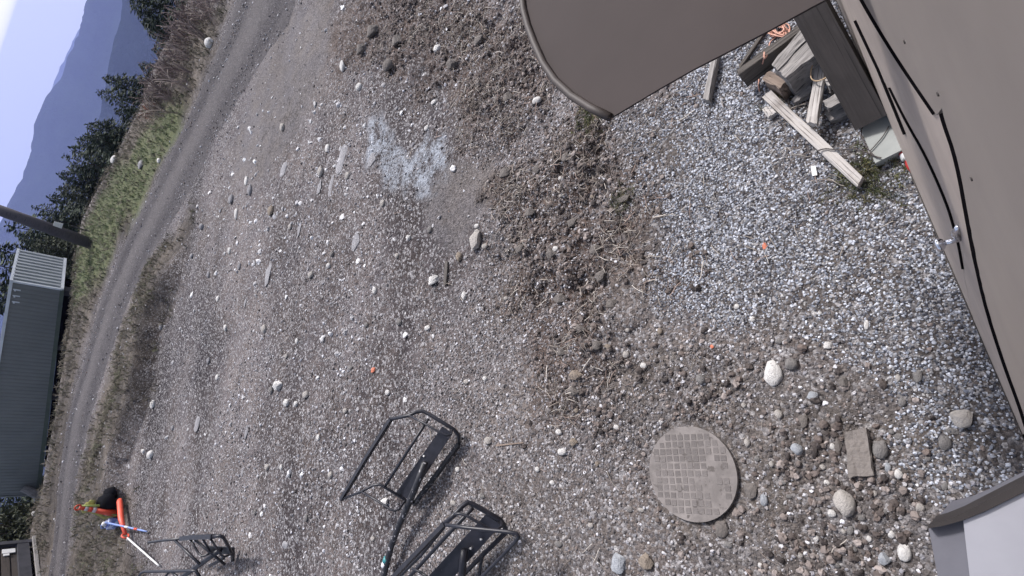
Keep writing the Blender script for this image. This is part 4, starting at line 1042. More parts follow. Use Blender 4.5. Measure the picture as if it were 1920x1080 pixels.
# ------------------------------------------------------------------ timber pile
def T(name, pts, z0, h, mat, label, cat, seed=1, jit=0.006):
    return slab(name, pts, z0, h, M[mat], sub_=3, jit=jit, label=label, cat=cat, seed=seed)
T('plank', [(1429,181),(1445,169),(1617,331),(1608,350)], 0.02, 0.05, 'plank_pale', 'longest pale board lying across the gravel with a dark knot stain', 'plank')

T('timber', [(1446,122),(1503,53),(1518,67),(1458,131)], 0.10, 0.19, 'plank_grey', 'upper of the two side-by-side grey beams in the timber pile', 'timber')
T('timber', [(1459,133),(1519,70),(1533,97),(1474,145)], 0.0, 0.28, 'plank_grey', 'lower of the two side-by-side grey beams, showing a dark cut face', 'timber')
T('timber', [(1380,131),(1386,141),(1506,54),(1498,45)], 0.08, 0.16, 'plank_dark', 'long dark split beam along the upper side of the timber pile', 'timber')
T('timber', [(1428,147),(1443,133),(1477,149),(1461,167)], 0.0, 0.17, 'plank_brown', 'short brown sawn block at the end of the two grey beams', 'block')
T('plank', [(1483,186),(1519,153),(1523,169),(1490,193)], 0.0, 0.06, 'plank_grey', 'short grey board on the ground behind the slanting plank', 'plank')
T('plank', [(1531,112),(1550,108),(1530,232),(1510,227)], 0.10, 0.055, 'plank_pale', 'short pale plank slanting over the pile with an orange string loop', 'plank')
T('plank', [(1543,190),(1579,166),(1590,183),(1551,205)], 0.04, 0.10, 'plank_grey', 'grey block leaning against the foot of the dark post', 'block')
T('plank', [(1546,209),(1592,188),(1600,207),(1556,226)], 0.0, 0.06, 'plank_grey', 'flat grey offcut lowest in the pile in front of the post', 'plank')
T('plank', [(1546,150),(1561,138),(1570,149),(1553,161)], 0.10, 0.07, 'plank_pale', 'small whitish block between slanting plank and dark post', 'block')
T('plank', [(1549,165),(1574,155),(1577,164),(1555,174)], 0.03, 0.06, 'plank_grey', 'thin grey offcut below the small whitish block', 'plank')
T('plank', [(1429,204),(1441,198),(1455,210),(1441,220)], 0.0, 0.05, 'plank_pale', 'small white offcut sticking out under the long pale board', 'block')
T('stake', [(1336,98),(1345,100),(1328,188),(1319,186)], 0.0, 0.07, 'plank_grey', 'split weathered stake lying alone beside the brown canopy', 'stake')
T('stick', [(1384,124),(1388,127),(1440,52),(1434,49)], 0.0, 0.04, 'plank_dark', 'thin dark stick lying above the timber pile', 'stick', jit=0.002)
T('stick', [(834,489),(839,490),(836,534),(831,533)], hgt(*P0(836,510)[:2]), 0.02, 'plank_dark', 'short dark stick upright in the picture beside a white angular stone', 'stick', jit=0.002)
T('stick', [(930,834),(980,829),(981,831),(930,837)], hgt(*P0(955,832)[:2]), 0.012, 'plank_brown', 'thin brown stick right of the lying chair', 'stick', jit=0.001)
sl_ = slab('white_tag', [(1520,312),(1529,310),(1532,328),(1523,330)], 0.012, 0.01, M['white_plastic'], 0.001, label='small white plastic tag lying in the gravel', cat='tag')

def string(name, px, r, mat, label, cat, closed=False, z=0.02, n=8, wig=0.0):
    pts = [np.array(P0(p[0], p[1], (p[2] if len(p) > 2 else z))) for p in px]
    if closed: pts.append(pts[0])
    # Catmull-Rom
    out_ = []
    for i in range(len(pts) - 1):
        a = pts[max(i - 1, 0)]; b, c = pts[i], pts[i + 1]; d = pts[min(i + 2, len(pts) - 1)]
        for k in range(n):
            t = k / n
            out_.append(0.5 * (2 * b + (c - a) * t + (2 * a - 5 * b + 4 * c - d) * t * t + (3 * b - a - 3 * c + d) * t ** 3))
    out_.append(pts[-1]); base = out_[0].copy()
    m = MB(); m.tube([p - base for p in out_], r, 6); o = m.done(name, M[mat], None, smooth=True, loc=base)
    tag(o, label, cat); return o
rr = random.Random(4)
coil = []
for i in range(34):
    a = i * 1.9 + rr.uniform(-.4, .4); q = rr.uniform(8, 21)
    coil.append((1460 + q * 1.1 * math.cos(a), 56 + q * 0.8 * math.sin(a), 0.02 + 0.05 * rr.random()))
coil += [(1445, 78, .03), (1442, 95, .2), (1434, 110, .26), (1433, 98, .26), (1430, 118, .2), (1422, 130, .04), (1421, 138, .03)]
string('string', coil, 0.0045, 'string_pink', 'tangled coil of pink orange string lying above the timber pile', 'string')
string('string', [(1421,140),(1413,137),(1406,143),(1409,150),(1418,150),(1421,143),(1423,150),(1422,160),(1424,172)], 0.004, 'string_pink', 'loose end of orange string with one small ring in the gravel', 'string', z=0.02)
string('string', [(1536,103,.2),(1528,112,.2),(1521,130,.2),(1521,146,.2),(1530,152,.19),(1542,149,.19),(1553,143,.2)], 0.004, 'string_tan', 'orange string looped over the short slanting plank', 'string')
string('cable', [(1532,283),(1548,279),(1572,281),(1600,279),(1622,285),(1640,293,.08),(1652,296,.085)], 0.004, 'wire_dark', 'thin dark cable running across the long pale board to the plate', 'cable', z=0.085)
string('cable', [(1619,234,.085),(1615,250,.085),(1625,276,.085),(1641,294,.085)], 0.0035, 'wire_dark', 'thin dark cord along the left side of the concrete plate', 'cable')
string('cable', [(1667,236,.08),(1655,256,.08),(1638,276,.08),(1630,284,.08)], 0.003, 'wire_dark', 'thin dark cord slanting across the middle of the concrete plate', 'cable')
# red and white bottle at the wall's foot
bp = P0(1697, 289, 0.03); bt_ = empty('plastic_bottle', bp, math.atan2(-WU[1], -WU[0]), 'red and white plastic bottle lying at the foot of the wall', 'bottle')
m = MB(); m.tube([(-.05, 0, 0), (-.04, 0, 0), (.03, 0, 0), (.045, 0, 0)], [.02, .028, .028, .012], 14); m.done('body', M['white_plastic'], bt_, smooth=True)
m = MB(); m.tube([(.045, 0, 0), (.09, 0, 0), (.12, 0, 0)], [.018, .018, .01], 12); m.done('cap', M['red_plastic'], bt_, smooth=True)
m = MB(); m.tube([(-.02, 0, 0), (.0, 0, 0)], .0285, 14); m.done('band', M['red_plastic'], bt_, smooth=True)
rock(1435, 461, 5, 7, 'orange_scrap', 'orange scrap lying in the pale gravel', None, True, 0.4, 'scrap', 'scrap')
rock(1336, 650, 4, 4, 'orange_scrap', 'tiny orange scrap on soil right above the lid', None, True, 0.5, 'scrap', 'scrap')
rock(701, 694, 4, 5, 'orange_scrap', 'small reddish scrap on the grey dirt above the lying chair', None, True, 0.5, 'scrap', 'scrap')

# ------------------------------------------------------------------ chairlift chairs lying in the yard
def chair(label, parts, c0):
    b = pick(*c0); t = empty('lift_chair', b, 0, label, 'chair', 'black lift chairs lying in the yard')
    b = np.array(t.location)
    def W(p): 
        q = P0(p[0], p[1], p[2]); return q - b
    for nm, mat, r, pts, kw in parts:
        m = MB()
        if nm == 'back_plate':
            top_ = [W(p) for p in pts]; n_ = np.cross(top_[1] - top_[0], top_[2] - top_[1]); n_ /= np.linalg.norm(n_)
            if n_[2] < 0: n_ = -n_
            m.prism([p - n_ * 0.008 for p in top_], [p + n_ * 0.004 for p in top_]); o = m.done(nm, M[mat], t, 0.003)
        else:
            m.tube([W(p) for p in pts], r, kw.get('seg', 8), True, kw.get('flat')); o = m.done(nm, M[mat], t, smooth=kw.get('seg', 8) > 4)
    return t, W
BP, BS = 'black_paint', 'black_scratched'
F1 = dict(seg=4, flat=(1.15, 1.15))
c1, W1 = chair('black lift chair frame lying on its back nearest the middle of the yard', [
 ('front_rail', BP, 0.021, [(640,937,.42),(686,860,.42),(733,786,.42)], F1),
 ('side_frame', BP, 0.017, [(733,786,.42),(767,779,.38),(782,772,.34),(793,771,.30),(805,777,.27),(830,792,.20),(852,806,.13),(860,816,.09),(861,832,.05)], {}),
 ('side_frame', BP, 0.013, [(641,936,.42),(677,922,.40),(700,910,.36),(712,908,.34),(722,914,.30),(742,926,.22),(762,939,.12),(780,943,.05)], {}),
 ('seat_tube', BP, 0.014, [(803,786,.30),(763,848,.30),(722,912,.30)], {}),
 ('back_plate', BP, 0, [(829,800,.20),(848,813,.16),(767,936,.14),(742,925,.18)], {}),
 ('rear_rail', BS, 0.022, [(861,832,.05),(820,888,.05),(776,946,.05)], F1),
 ('arm_loop', BP, 0.010, [(767,779,.40),(796,794,.36),(825,811,.30),(838,817,.26),(846,815,.23),(848,806,.20)], {}),
 ('arm_loop', BP, 0.011, [(678,922,.40),(706,938,.36),(732,955,.30),(741,958,.28),(748,955,.25),(760,939,.18)], {}),
 ('hanger_pole', BS, 0.030, [(797,868,.22),(783,905,.19),(766,945,.16),(748,985,.13),(733,1025,.11),(719,1082,.09),(700,1150,.07)], {}),
], (755,870))
def band(t, W, mat, a, b, r, nm='tape_band'):
    m = MB(); m.tube([W(a), W(b)], r, 14); m.done(nm, M[mat], t, smooth=True)
band(c1, W1, 'white_tape', (722.5,1056,.1025), (720.5,1062,.1), .0335)
band(c1, W1, 'teal_tape', (726,1046,.105), (723,1054,.103), .0325)
m = MB(); p = W1((796,855,.19)); m.tube([p, p + np.array([0, 0, .012])], .009, 8); m.done('bolt', M['white_plastic'], c1)
c2, W2 = chair('black lift chair frame cut off by the lower edge beside the middle one', [
 ('front_rail', BP, 0.021, [(834,982,.5),(800,1018,.5),(738,1082,.5),(680,1142,.5)], F1),
 ('front_rail', BP, 0.015, [(831,990,.42),(790,1040,.42),(746,1084,.42),(690,1146,.42)], {}),
 ('side_frame', BP, 0.020, [(834,982,.5),(852,965,.46),(867,949,.42),(877,942,.38),(888,946,.34),(916,962,.26),(938,975,.19),(946,986,.14),(949,998,.09)], {}),
 ('seat_tube', BP, 0.017, [(886,953,.32),(838,1004,.32),(780,1068,.32),(720,1134,.32)], {}),
 ('back_plate', BP, 0, [(911,964,.26),(940,984,.20),(842,1092,.20),(800,1084,.26)], {}),
 ('rear_rail', BP, 0.018, [(949,998,.08),(910,1036,.07),(874,1072,.06),(820,1126,.05)], F1),
 ('arm_loop', BP, 0.011, [(851,964,.5),(863,963,.48),(877,968,.45),(897,980,.40),(916,991,.34),(931,993,.28),(941,987,.24),(939,978,.2)], {}),
 ('footrest', BP, 0.014, [(836,984,.55),(872,989,.52),(909,993,.48),(950,997,.42),(968,1000,.40),(973,1006,.38),(966,1016,.36),(940,1044,.34),(909,1076,.32),(895,1090,.3)], {}),
 ('brace', BP, 0.011, [(773,1066,.34),(786,1072,.33),(800,1081,.32),(815,1092,.3)], {}),
 ('brace', BP, 0.012, [(905,1044,.12),(901,1060,.1),(899,1078,.08)], {}),
 ('hanger_pole', BP, 0.030, [(871,1030,.28),(868,1056,.26),(866,1084,.24),(861,1150,.16),(850,1230,.07)], {}),
], (885,1010))
for px_, py_ in ((903, 1011), (884, 1028)):
    m = MB(); p = W2((px_, py_, .23)); m.tube([p, p + np.array([0, 0, .014])], .008, 8); m.done('bolt', M['white_plastic'], c2)
c3, W3 = chair('black lift chair frame farther off near the grass bank with its footrest stretched left', [
 ('front_rail', BP, 0.020, [(279,1017,.55),(309,1013,.55),(340,1010,.55)], dict(seg=6)),
 ('front_rail', BP, 0.034, [(340,1010,.55),(360,1007.5,.55),(399,1006,.52)], F1),
 ('side_frame', BP, 0.021, [(399,1006,.52),(413,1004.6,.48),(419,1008,.44),(424,1016,.36),(430,1028,.26),(435,1038,.15),(437,1049,.05)], {}),
 ('seat_tube', BP, 0.017, [(366,1012,.5),(380,1024,.45),(396,1037,.38),(422,1059,.2)], {}),
 ('seat_tube', BP, 0.017, [(328,1013,.55),(350,1034,.5),(374,1057,.42)], {}),
 ('arm_loop', BP, 0.014, [(357,1011,.54),(365,1025,.5),(372,1037,.46),(379,1043,.44),(386,1041,.42),(394,1037,.38)], {}),
 ('arm_loop', BP, 0.014, [(392,1006,.52),(403,1023,.46),(415,1041,.40),(421,1044,.36),(433,1039,.26)], {}),
 ('brace', BP, 0.014, [(380,1010,.52),(387,1022,.46),(393,1032,.4)], {}),
 ('back_plate', BP, 0, [(390,1024,.34),(428,1026,.30),(433,1039,.22),(398,1038,.24)], {}),
 ('rear_rail', BP, 0.022, [(436,1026,.1),(437,1040,.07),(436,1052,.05)], F1),
 ('footrest', BP, 0.022, [(420,1046,.1),(408,1053,.09),(394,1061,.07)], F1),
 ('hanger_pole', BP, 0.034, [(412,1032,.34),(395,1044,.32),(370,1062,.29),(344,1080,.27),(300,1112,.2),(250,1150,.12)], {}),
], (400,1035))
c4, W4 = chair('black lift chair frame of which only the top rails show at the lower left edge', [
 ('front_rail', BP, 0.02, [(258,1084,.5),(264,1075,.5),(271,1071.5,.5),(318,1071,.5),(355,1070,.5),(367,1070,.5),(374,1081,.44),(384,1100,.3),(390,1118,.06)], {}),
 ('seat_tube', BP, 0.016, [(317,1072,.5),(307,1084,.48),(290,1104,.4),(272,1124,.07)], {}),
 ('seat_tube', BP, 0.016, [(322,1072,.5),(334,1083,.46),(350,1098,.36),(372,1118,.07)], {}),
], (322,1090))

# ------------------------------------------------------------------ markers by the far bank
def seg3(a, b): return [np.array(a), np.array(b)]
cb_ = pick(213, 965); cone = empty('marker_cone', cb_, 0, 'tall orange marker cone with white bands standing on the grass bank', 'cone')
ctip = at_dist(143, 951, cb_) - np.array(cone.location)
def along(t): return ctip * t
for t0, t1, mt, nm in ((0, .56, 'cone_orange', 'shaft'), (.56, .64, 'cone_white', 'white_band'), (.64, .74, 'cone_orange', 'orange_band'), (.74, .82, 'cone_white', 'white_band'), (.82, .93, 'cone_orange', 'tip')):
    m = MB(); rad = lambda t: 0.066 - 0.034 * t
    m.tube([along(t0), along(t1)], [rad(t0), rad(t1)], 16); m.done(nm, M[mt], cone, smooth=True)
m = MB(); 
ringp = [along(.96) + np.array([0.05 * math.cos(a), 0, 0.05 * math.sin(a)]) for a in np.linspace(0, 6.283, 13)]
m.tube(ringp, 0.014, 6); m.done('handle_ring', M['cone_orange'], cone, smooth=True)
kk = pick(221, 940)
bag = empty('black_bag', kk, 0, 'black bag slumped on the bank behind the orange marker cone', 'bag')
bmsh = rock_mesh(31, 2, 'bag_body'); bmsh.materials[0] = M['black_cloth']
o = obj('bag_body', bmsh, bag, (0, 0, 0.13)); o.scale = (0.19, 0.19, 0.17)
o = obj('bag_top', bmsh, bag, (0.13, 0.10, 0.09)); o.scale = (0.13, 0.15, 0.12)
def far_tube(name, a, b, z0, z1, r0, r1, mat, label, cat, extra=None):
    p = pick(*a); q = pick(*b); p[2] += z0; q[2] += z1
    m = MB(); m.tube([np.zeros(3), (q - p) * .08, (q - p) * 0.9, q - p], [r0 * .85, r0, r1, r1 * .8], 12); o = m.done(name, M[mat], None, smooth=True, loc=p); tag(o, label, cat); return o, p, q
t_o = empty('marker_tube', pick(224, 937), 0, 'bright orange padded tube lying at an angle behind a white pole', 'tube')
b0 = np.array(t_o.location); e_ = pick(250, 1000) - b0 + np.array([0, 0, .12])
m = MB(); m.tube([np.array([0, 0, .12]), e_ * .06 + np.array([0, 0, .12]), e_ * .55 + np.array([0, 0, .08]), e_], [.038, .05, .048, .03], 14); m.done('sleeve', M['tube_orange'], t_o, smooth=True)
lp = [e_ + (pick(252, 1006) - b0 - e_ + np.array([0, 0, .12])) * t + np.array([0, 0, 0.05 * s]) for t, s in ((0, .8), (.5, 1.2), (1, .8), (1.2, 0), (1, -.8), (.5, -1), (0, -.8))]
m = MB(); m.tube(lp, 0.016, 6); m.done('pull_loop', M['tube_orange'], t_o, smooth=True)
far_tube('white_pole', (254, 1007), (306, 1060), .12, .05, .015, .014, 'white_plastic', 'white pole lying on the dirt beyond the orange tube end', 'pole')
st, p_, q_ = far_tube('blue_stick', (226, 977), (281, 996), .25, .05, .016, .014, 'blue_stick', 'thin blue stick with a red band leaning over the orange tube', 'stick')
m = MB(); m.tube([(q_ - p_) * .72, (q_ - p_) * .79], .019, 10); m.done('red_band', M['cone_orange'], st, smooth=True)
m = MB(); m.tube([(q_ - p_) * .5, (q_ - p_) * .58], .0185, 10); m.done('pale_band', M['white_plastic'], st, smooth=True)
pl_ = empty('blue_jug', pick(222, 981), 0, 'blue and white plastic jug on the bank below the marker cone', 'jug')
m = MB(); m.box((0, 0, .11), (.19, .16, .22)); m.done('body', M['blue_pail'], pl_, 0.04)
m = MB(); m.tube([(0, 0, .21), (.02, 0, .27)], [.05, .035], 10); m.done('neck', M['white_plastic'], pl_, smooth=True)
m = MB(); m.tube([(-.07, 0, .2), (-.08, 0, .26), (-.02, 0, .28), (.02, 0, .25)], .012, 6); m.done('handle', M['blue_stick'], pl_, smooth=True)
def strap(px, mat, label, zs_, r=0.022):
    pts = [pick(a, b) + np.array([0, 0, z]) for (a, b), z in zip(px, zs_)]; b0 = pts[0].copy()
    m = MB(); m.tube([p - b0 for p in pts], r, 6, flat=(1, 1.6)); o = m.done('rope', M[mat], None, smooth=True, loc=b0); tag(o, label, 'rope'); return o
pa = at_dist(151, 949, cb_); pb2 = at_dist(191, 948, cb_)
m = MB(); m.tube([np.zeros(3), (pb2 - pa) * .5 + np.array([0, 0, -.01]), pb2 - pa, (pb2 - pa) * 1.25 + np.array([0.02, 0.1, -.04])], .024, 6); o = m.done('rope', M['lime_strap'], None, smooth=True, loc=pa); tag(o, 'yellow-green rope hanging down along the marker cone', 'rope')
strap([(198, 954), (203, 958), (208, 965), (211, 970), (217, 966), (221, 958), (224, 951)], 'yellow_strap', 'yellow strap curving in front of the black bag', [.3, .22, .12, .08, .1, .2, .32], .02)
vest = empty('yellow_vest', pick(198, 946) + np.array([0, 0, .28]), 0, 'yellow safety vest bundled on the black bag', 'vest')
vm = rock_mesh(44, 5, 'bundle'); vm.materials[0] = M['yellow_strap']
for dx, dy, dz, s_ in ((0, 0, 0, .085), (-.09, .02, .02, .065), (.08, -.04, -.03, .07)):
    o = obj('bundle', vm, vest, (dx, dy, dz)); o.scale = (s_, s_ * .8, s_ * .9)

# ------------------------------------------------------------------ grey shed, dark hut, utility pole
B_ = SH_B.copy(); C_ = np.array([SH_C[0], SH_C[1], SH_B[2] + SH_SX * SH_L])
ux = np.array([SH_U[0], SH_U[1], 0.0]); uy = np.array([SH_V[0], SH_V[1], 0.0]); Ls, Wd = SH_L, SH_W
hB = at_dist(21, 524, B_)[2]; zb = float(B_[2])
shed = empty('metal_shed', B_, math.atan2(ux[1], ux[0]), 'long grey corrugated metal shed raised on blocks beside the far road', 'shed')
sg = 1.0 if np.cross(ux, uy)[2] > 0 else -1.0
zt = hB - zb; z0 = 0.28
def rib_panel(name, length, nrib, depth, mat, horiz_x, yoff, sgn, prof=(.0, .3, .42, .88)):
    """vertical-rib sheet: along x (horiz_x) or along y"""
    ps = []
    pt_ = length / nrib
    for i in range(nrib):
        for f, d in ((prof[0], 0), (prof[1], 0), (prof[2], 1), (prof[3], 1)): ps.append((i * pt_ + f * pt_, d * depth))
    ps.append((length, 0))
    V, F = [], []
    for (u, d) in ps:
        for z in (z0 + 0.10, zt - 0.04):
            V.append((u, yoff + sgn * d, z) if horiz_x else (yoff + sgn * d, u * sg, z))
    for i in range(len(ps) - 1): F.append((2 * i, 2 * i + 2, 2 * i + 3, 2 * i + 1))
    return obj(name, mesh_np(name, V, F, mat), shed)
fr = -sg                                                   # the road side in local y
rib_panel('long_wall', Ls, 60, 0.018, M['shed_side'], True, fr * 0.0, fr)
rib_panel('rear_wall', Ls, 30, 0.03, M['shed_side'], True, sg * Wd, sg)
rib_panel('ribbed_end_wall', Wd, 10, 0.09, M['shed_end_sunlit'], False, 0.0, -1.0, (.0, .42, .5, .92))
rib_panel('far_end_wall', Wd, 8, 0.03, M['shed_side'], False, Ls, 1.0)
m = MB(); m.box((Ls / 2, sg * Wd / 2, zt - 0.22), (Ls - .02, Wd - .04, .05)); m.done('roof', M['shed_side'], shed)
m = MB(); m.box((Ls / 2, fr * 0.04, zt - 0.02), (Ls + .1, .05, .09)); m.done('roof_trim', M['shed_trim'], shed)
m = MB(); m.box((-.05, sg * Wd / 2, zt - 0.02), (.06, Wd + .1, .09)); m.done('roof_trim', M['shed_trim'], shed)
m = MB(); m.box((Ls / 2, fr * 0.02, z0 + 0.05), (Ls + .04, .07, .12)); m.done('bottom_rail', M['rail_green'], shed)
m = MB(); m.box((-.05, sg * Wd / 2, z0 + 0.05), (.07, Wd + .08, .10)); m.done('bottom_rail', M['shed_trim'], shed)
for xx, yy in ((-.03, fr * .02), (-.03, sg * (Wd + .0)), (Ls + .02, fr * .02), (Ls + .02, sg * Wd)):
    m = MB(); m.box((xx, yy, (zt + z0) / 2), (.07, .07, zt - z0 - .08)); m.done('corner_post', M['shed_trim'] if xx < 0 else M['shed_side'], shed)
for xx in np.linspace(.25, Ls - .25, 5):
    m = MB(); m.box((xx, sg * 0.35, z0 / 2 - .10), (.22, .3, z0 + .18)); m.done('block', M['hut_post'], shed)
m = MB(); m.box((Ls / 2, sg * Wd * .6, z0 / 2 - .05), (Ls - .6, .05, z0 + .05)); m.done('underfloor_shade', M['gap_dark'], shed)  # near-black sheet added for the dark shade beneath the raised floor
for k in range(3):
    m = MB(); zc = zt - .20 - .01 * k; xk = .30 + k * .26
    m.box((xk, fr * .024, zc), (.05, .006, .20)); m.box((xk + .05, fr * .024, zc + .05), (.05, .006, .05)); m.done('stencil_mark', M['shed_trim'], shed)
_k2, _t2 = azt(0, 650); _x2 = float((_k2 * SH_B[1] - SH_B[0]) / (SH_U[0] - _k2 * SH_U[1])); _p2 = SH_B[:2] + SH_U * _x2
_zt2 = CAM_H + np.hypot(*_p2) * _t2 - zb - SH_SX * _x2; TOP_G = float((_zt2 / zt - 1) / _x2); print('SHEDTOP', _x2, _zt2, zt, TOP_G)
for o in shed.children:                                    # floor and roof follow the falling ground
    for v in o.data.vertices: v.co.z = v.co.z * (1 + TOP_G * max(v.co.x, 0)) + SH_SX * v.co.x + SH_SY * v.co.y * sg
# log leaning on the shed's end
g0 = at_dist(90, 938, C_ * 0.985); g1 = at_dist(43, 915, C_ * 0.99)
gd = g1 - g0; m = MB(); m.tube([np.zeros(3), gd * .5, gd], [.19, .18, .16], 10); lg = m.done('log', None, None, smooth=False)
ax_ = Vector(gd.tolist()).normalized(); q_ = ax_.to_track_quat('X', 'Z'); lg.data.transform(q_.to_matrix().to_4x4().inverted()); lg.rotation_euler = q_.to_euler(); lg.location = g0.tolist(); lg.data.materials.append(M['plank_grey'])
tag(lg, 'weathered log leaning against the near end of the grey shed', 'log')
# utility pole
u0 = pick(171, 457); u1 = at_dist(-40, 380, u0); ud = u1 - u0
pole = empty('utility_pole', u0, 0, 'dark wooden utility pole with a small white plate by the grass', 'pole')
m = MB(); m.tube([ud * -.02, ud * .5, ud], [.20, .185, .165], 14); pm_ = m.done('mast', M['pole_wood'], pole, smooth=True)
p = at_dist(107, 424, u0) - u0; m = MB(); m.box(p + np.array([.02, -.12, 0]), (.26, .03, .24)); m.done('plate', M['white_plastic'], pole)
gp = pick(168, 434); m = MB(); m.tube([gp, gp + np.array([0.05, 0, .55])], .02, 6); o = m.done('marker_rod', M['wire_dark'], None); tag(o, 'thin dark rod sticking up in the grass beside the utility pole', 'rod')
# dark hut
h0, h1 = pick(66, 1022), pick(72, 1082)
hu = h1 - h0; hu[2] = 0; hu /= np.linalg.norm(hu); hw = np.array([-hu[1], hu[0], 0]); 
if hw @ h0 < 0: hw = -hw
hut = empty('board_hut', h0, math.atan2(hu[1], hu[0]), 'dark brown board hut at the lower left corner beyond the road', 'hut')
hsgn = 1.0 if np.cross(hu, hw)[2] > 0 else -1.0
HL, HH, HD = 4.5, 2.9, 2.6
bh = 0.19; mesh_b = None
for k in range(int(HH / bh)):
    if mesh_b is None:
        m = MB(); m.box((HL / 2, 0, bh / 2), (HL, .05, bh - .025)); o = m.done('board', M['hut_board'], hut, 0.006); mesh_b = o.data
    else: o = obj('board', mesh_b, hut)
    o.location = (0, (k % 2) * .012 * hsgn, .15 + k * bh)
m = MB(); m.box((HL / 2, hsgn * (HD / 2 + .05), HH / 2), (HL - .04, HD, HH - .05)); m.done('body', M['gap_dark'], hut)
m = MB(); m.box((HL / 2, hsgn * HD / 2, HH + .08), (HL + .3, HD + .5, .09)); m.done('roof', M['hut_post'], hut)
m = MB(); m.box((-.04, -.06 * hsgn, HH * .25), (.14, .14, HH * .5 + .2)); m.done('corner_post', M['hut_post'], hut)
m = MB(); m.box((HL / 2, -.07 * hsgn, .28), (HL + .2, .10, .24)); m.done('sill_beam', M['hut_post'], hut)
m = MB(); m.box((HL / 2, -.16 * hsgn, .06), (HL + .3, .07, .07)); m.done('bottom_rail', M['plank_grey'], hut)
sp_ = at_dist(7, 1061, h0) - h0; lx = float(sp_ @ hu); lz = float(sp_[2])
m = MB(); m.box((lx, -.05 * hsgn, lz), (.18, .02, .26)); m.box((lx + .16, -.05 * hsgn, lz + .05), (.08, .02, .12)); m.done('sign', M['white_plastic'], hut)

# ------------------------------------------------------------------ conifers
def tri_soup(cent, dirs, size, rng_):
    """small pointed two-triangle sprigs at cent along dirs"""
    n = len(cent)
    rnd = rng_.normal(size=(n, 3)); side = np.cross(dirs, rnd); side /= np.linalg.norm(side, axis=1)[:, None] + 1e-9
    s = size[:, None]
    a = cent; b = cent + dirs * s * .55 + side * s * .28; c = cent + dirs * s * 1.15 + rnd * s * .06; d = cent + dirs * s * .5 - side * s * .28
    V = np.stack([a, b, c, d], 1).reshape(-1, 3); Fq = np.arange(4 * n).reshape(-1, 4); return V, Fq
def conifer_mesh(h, rad, seed, dens=1.0, airy=0.0):
    g = np.random.default_rng(seed); Cn, D, S = [], [], []
    z = h * 0.06; k = 0
    while z < h * 0.985:
        f = z / h; L = rad * (1 - f) ** 0.85 * (0.85 + 0.3 * g.random()) + 0.05 * h * (1 - f) * .4
        nb = int(g.integers(5, 8)); a0 = g.uniform(0, 6.28)
        for b in range(nb):
            if g.random() < airy: continue
            a = a0 + b * 6.283 / nb + g.normal(0, .25); Lb = L * g.uniform(.6, 1.15); droop = g.uniform(.10, .38) - .45 * f
            n = max(4, int(dens * Lb / (0.030 * h) * 9))
            t = g.random(n) ** .7; sp = (1 - t * .75) * Lb * .22
            off = g.normal(0, 1, n) * sp
            rx, ry = np.cos(a), np.sin(a)
            X = rx * t * Lb - ry * off; Y = ry * t * Lb + rx * off; Zz = z - droop * Lb * t ** 1.3 + .10 * Lb * t ** 3 + g.normal(0, .012 * h, n) - np.abs(off) * .2
            sgn = np.sign(off); dx = rx * .8 - ry * sgn * .6; dy = ry * .8 + rx * sgn * .6
            Cn.append(np.stack([X, Y, Zz], 1)); dd = np.stack([dx, dy, np.full(n, -.25) + g.normal(0, .3, n)], 1); D.append(dd / np.linalg.norm(dd, axis=1)[:, None]); S.append(g.uniform(.022, .045, n) * h * (.55 + .6 * (1 - f)))
        z += h * (0.028 + 0.016 * g.random()) * (1.0 if f < .8 else .7)
    n = 14; Cn.append(np.stack([g.normal(0, .006 * h, n), g.normal(0, .006 * h, n), g.uniform(.93, 1.0, n) * h], 1)); dd = np.stack([g.normal(0, .4, n), g.normal(0, .4, n), np.ones(n)], 1); D.append(dd / np.linalg.norm(dd, axis=1)[:, None]); S.append(np.full(n, .022 * h))
    V, F = tri_soup(np.concatenate(Cn), np.concatenate(D), np.concatenate(S), g); return V, F
def trunk_mesh(h, r, seed):
    m = MB(); rr_ = random.Random(seed); pts = [(rr_.uniform(-.02, .02) * h * (i > 0), rr_.uniform(-.02, .02) * h * (i > 0) * .5, h * i / 5) for i in range(6)]
    m.tube(pts, [r * (1 - .17 * i) for i in range(6)], 7)
    for i in range(14):
        z = rr_.uniform(.1, .85) * h; a = rr_.uniform(0, 6.28); L = .16 * h * (1 - z / h) + .03 * h
        m.tube([(0, 0, z), (math.cos(a) * L, math.sin(a) * L, z - .06 * h * (1 - z / h))], [r * .22, r * .06], 4)
    me = bpy.data.meshes.new('trunk'); m.bm.to_mesh(me); m.bm.free(); me.materials.append(M['bark']); return me
TREES = []
for i, (rd_, dn, ai) in enumerate(((.24, 1.0, .0), (.30, 1.0, .05), (.21, .75, .25), (.34, 1.1, .0))):
    V, F = conifer_mesh(1.0, rd_, 50 + i, dn, ai); TREES.append((fast_mesh('crown', V, F, M['needles_olive' if i == 1 else 'needles']), trunk_mesh(.95, .018, i)))
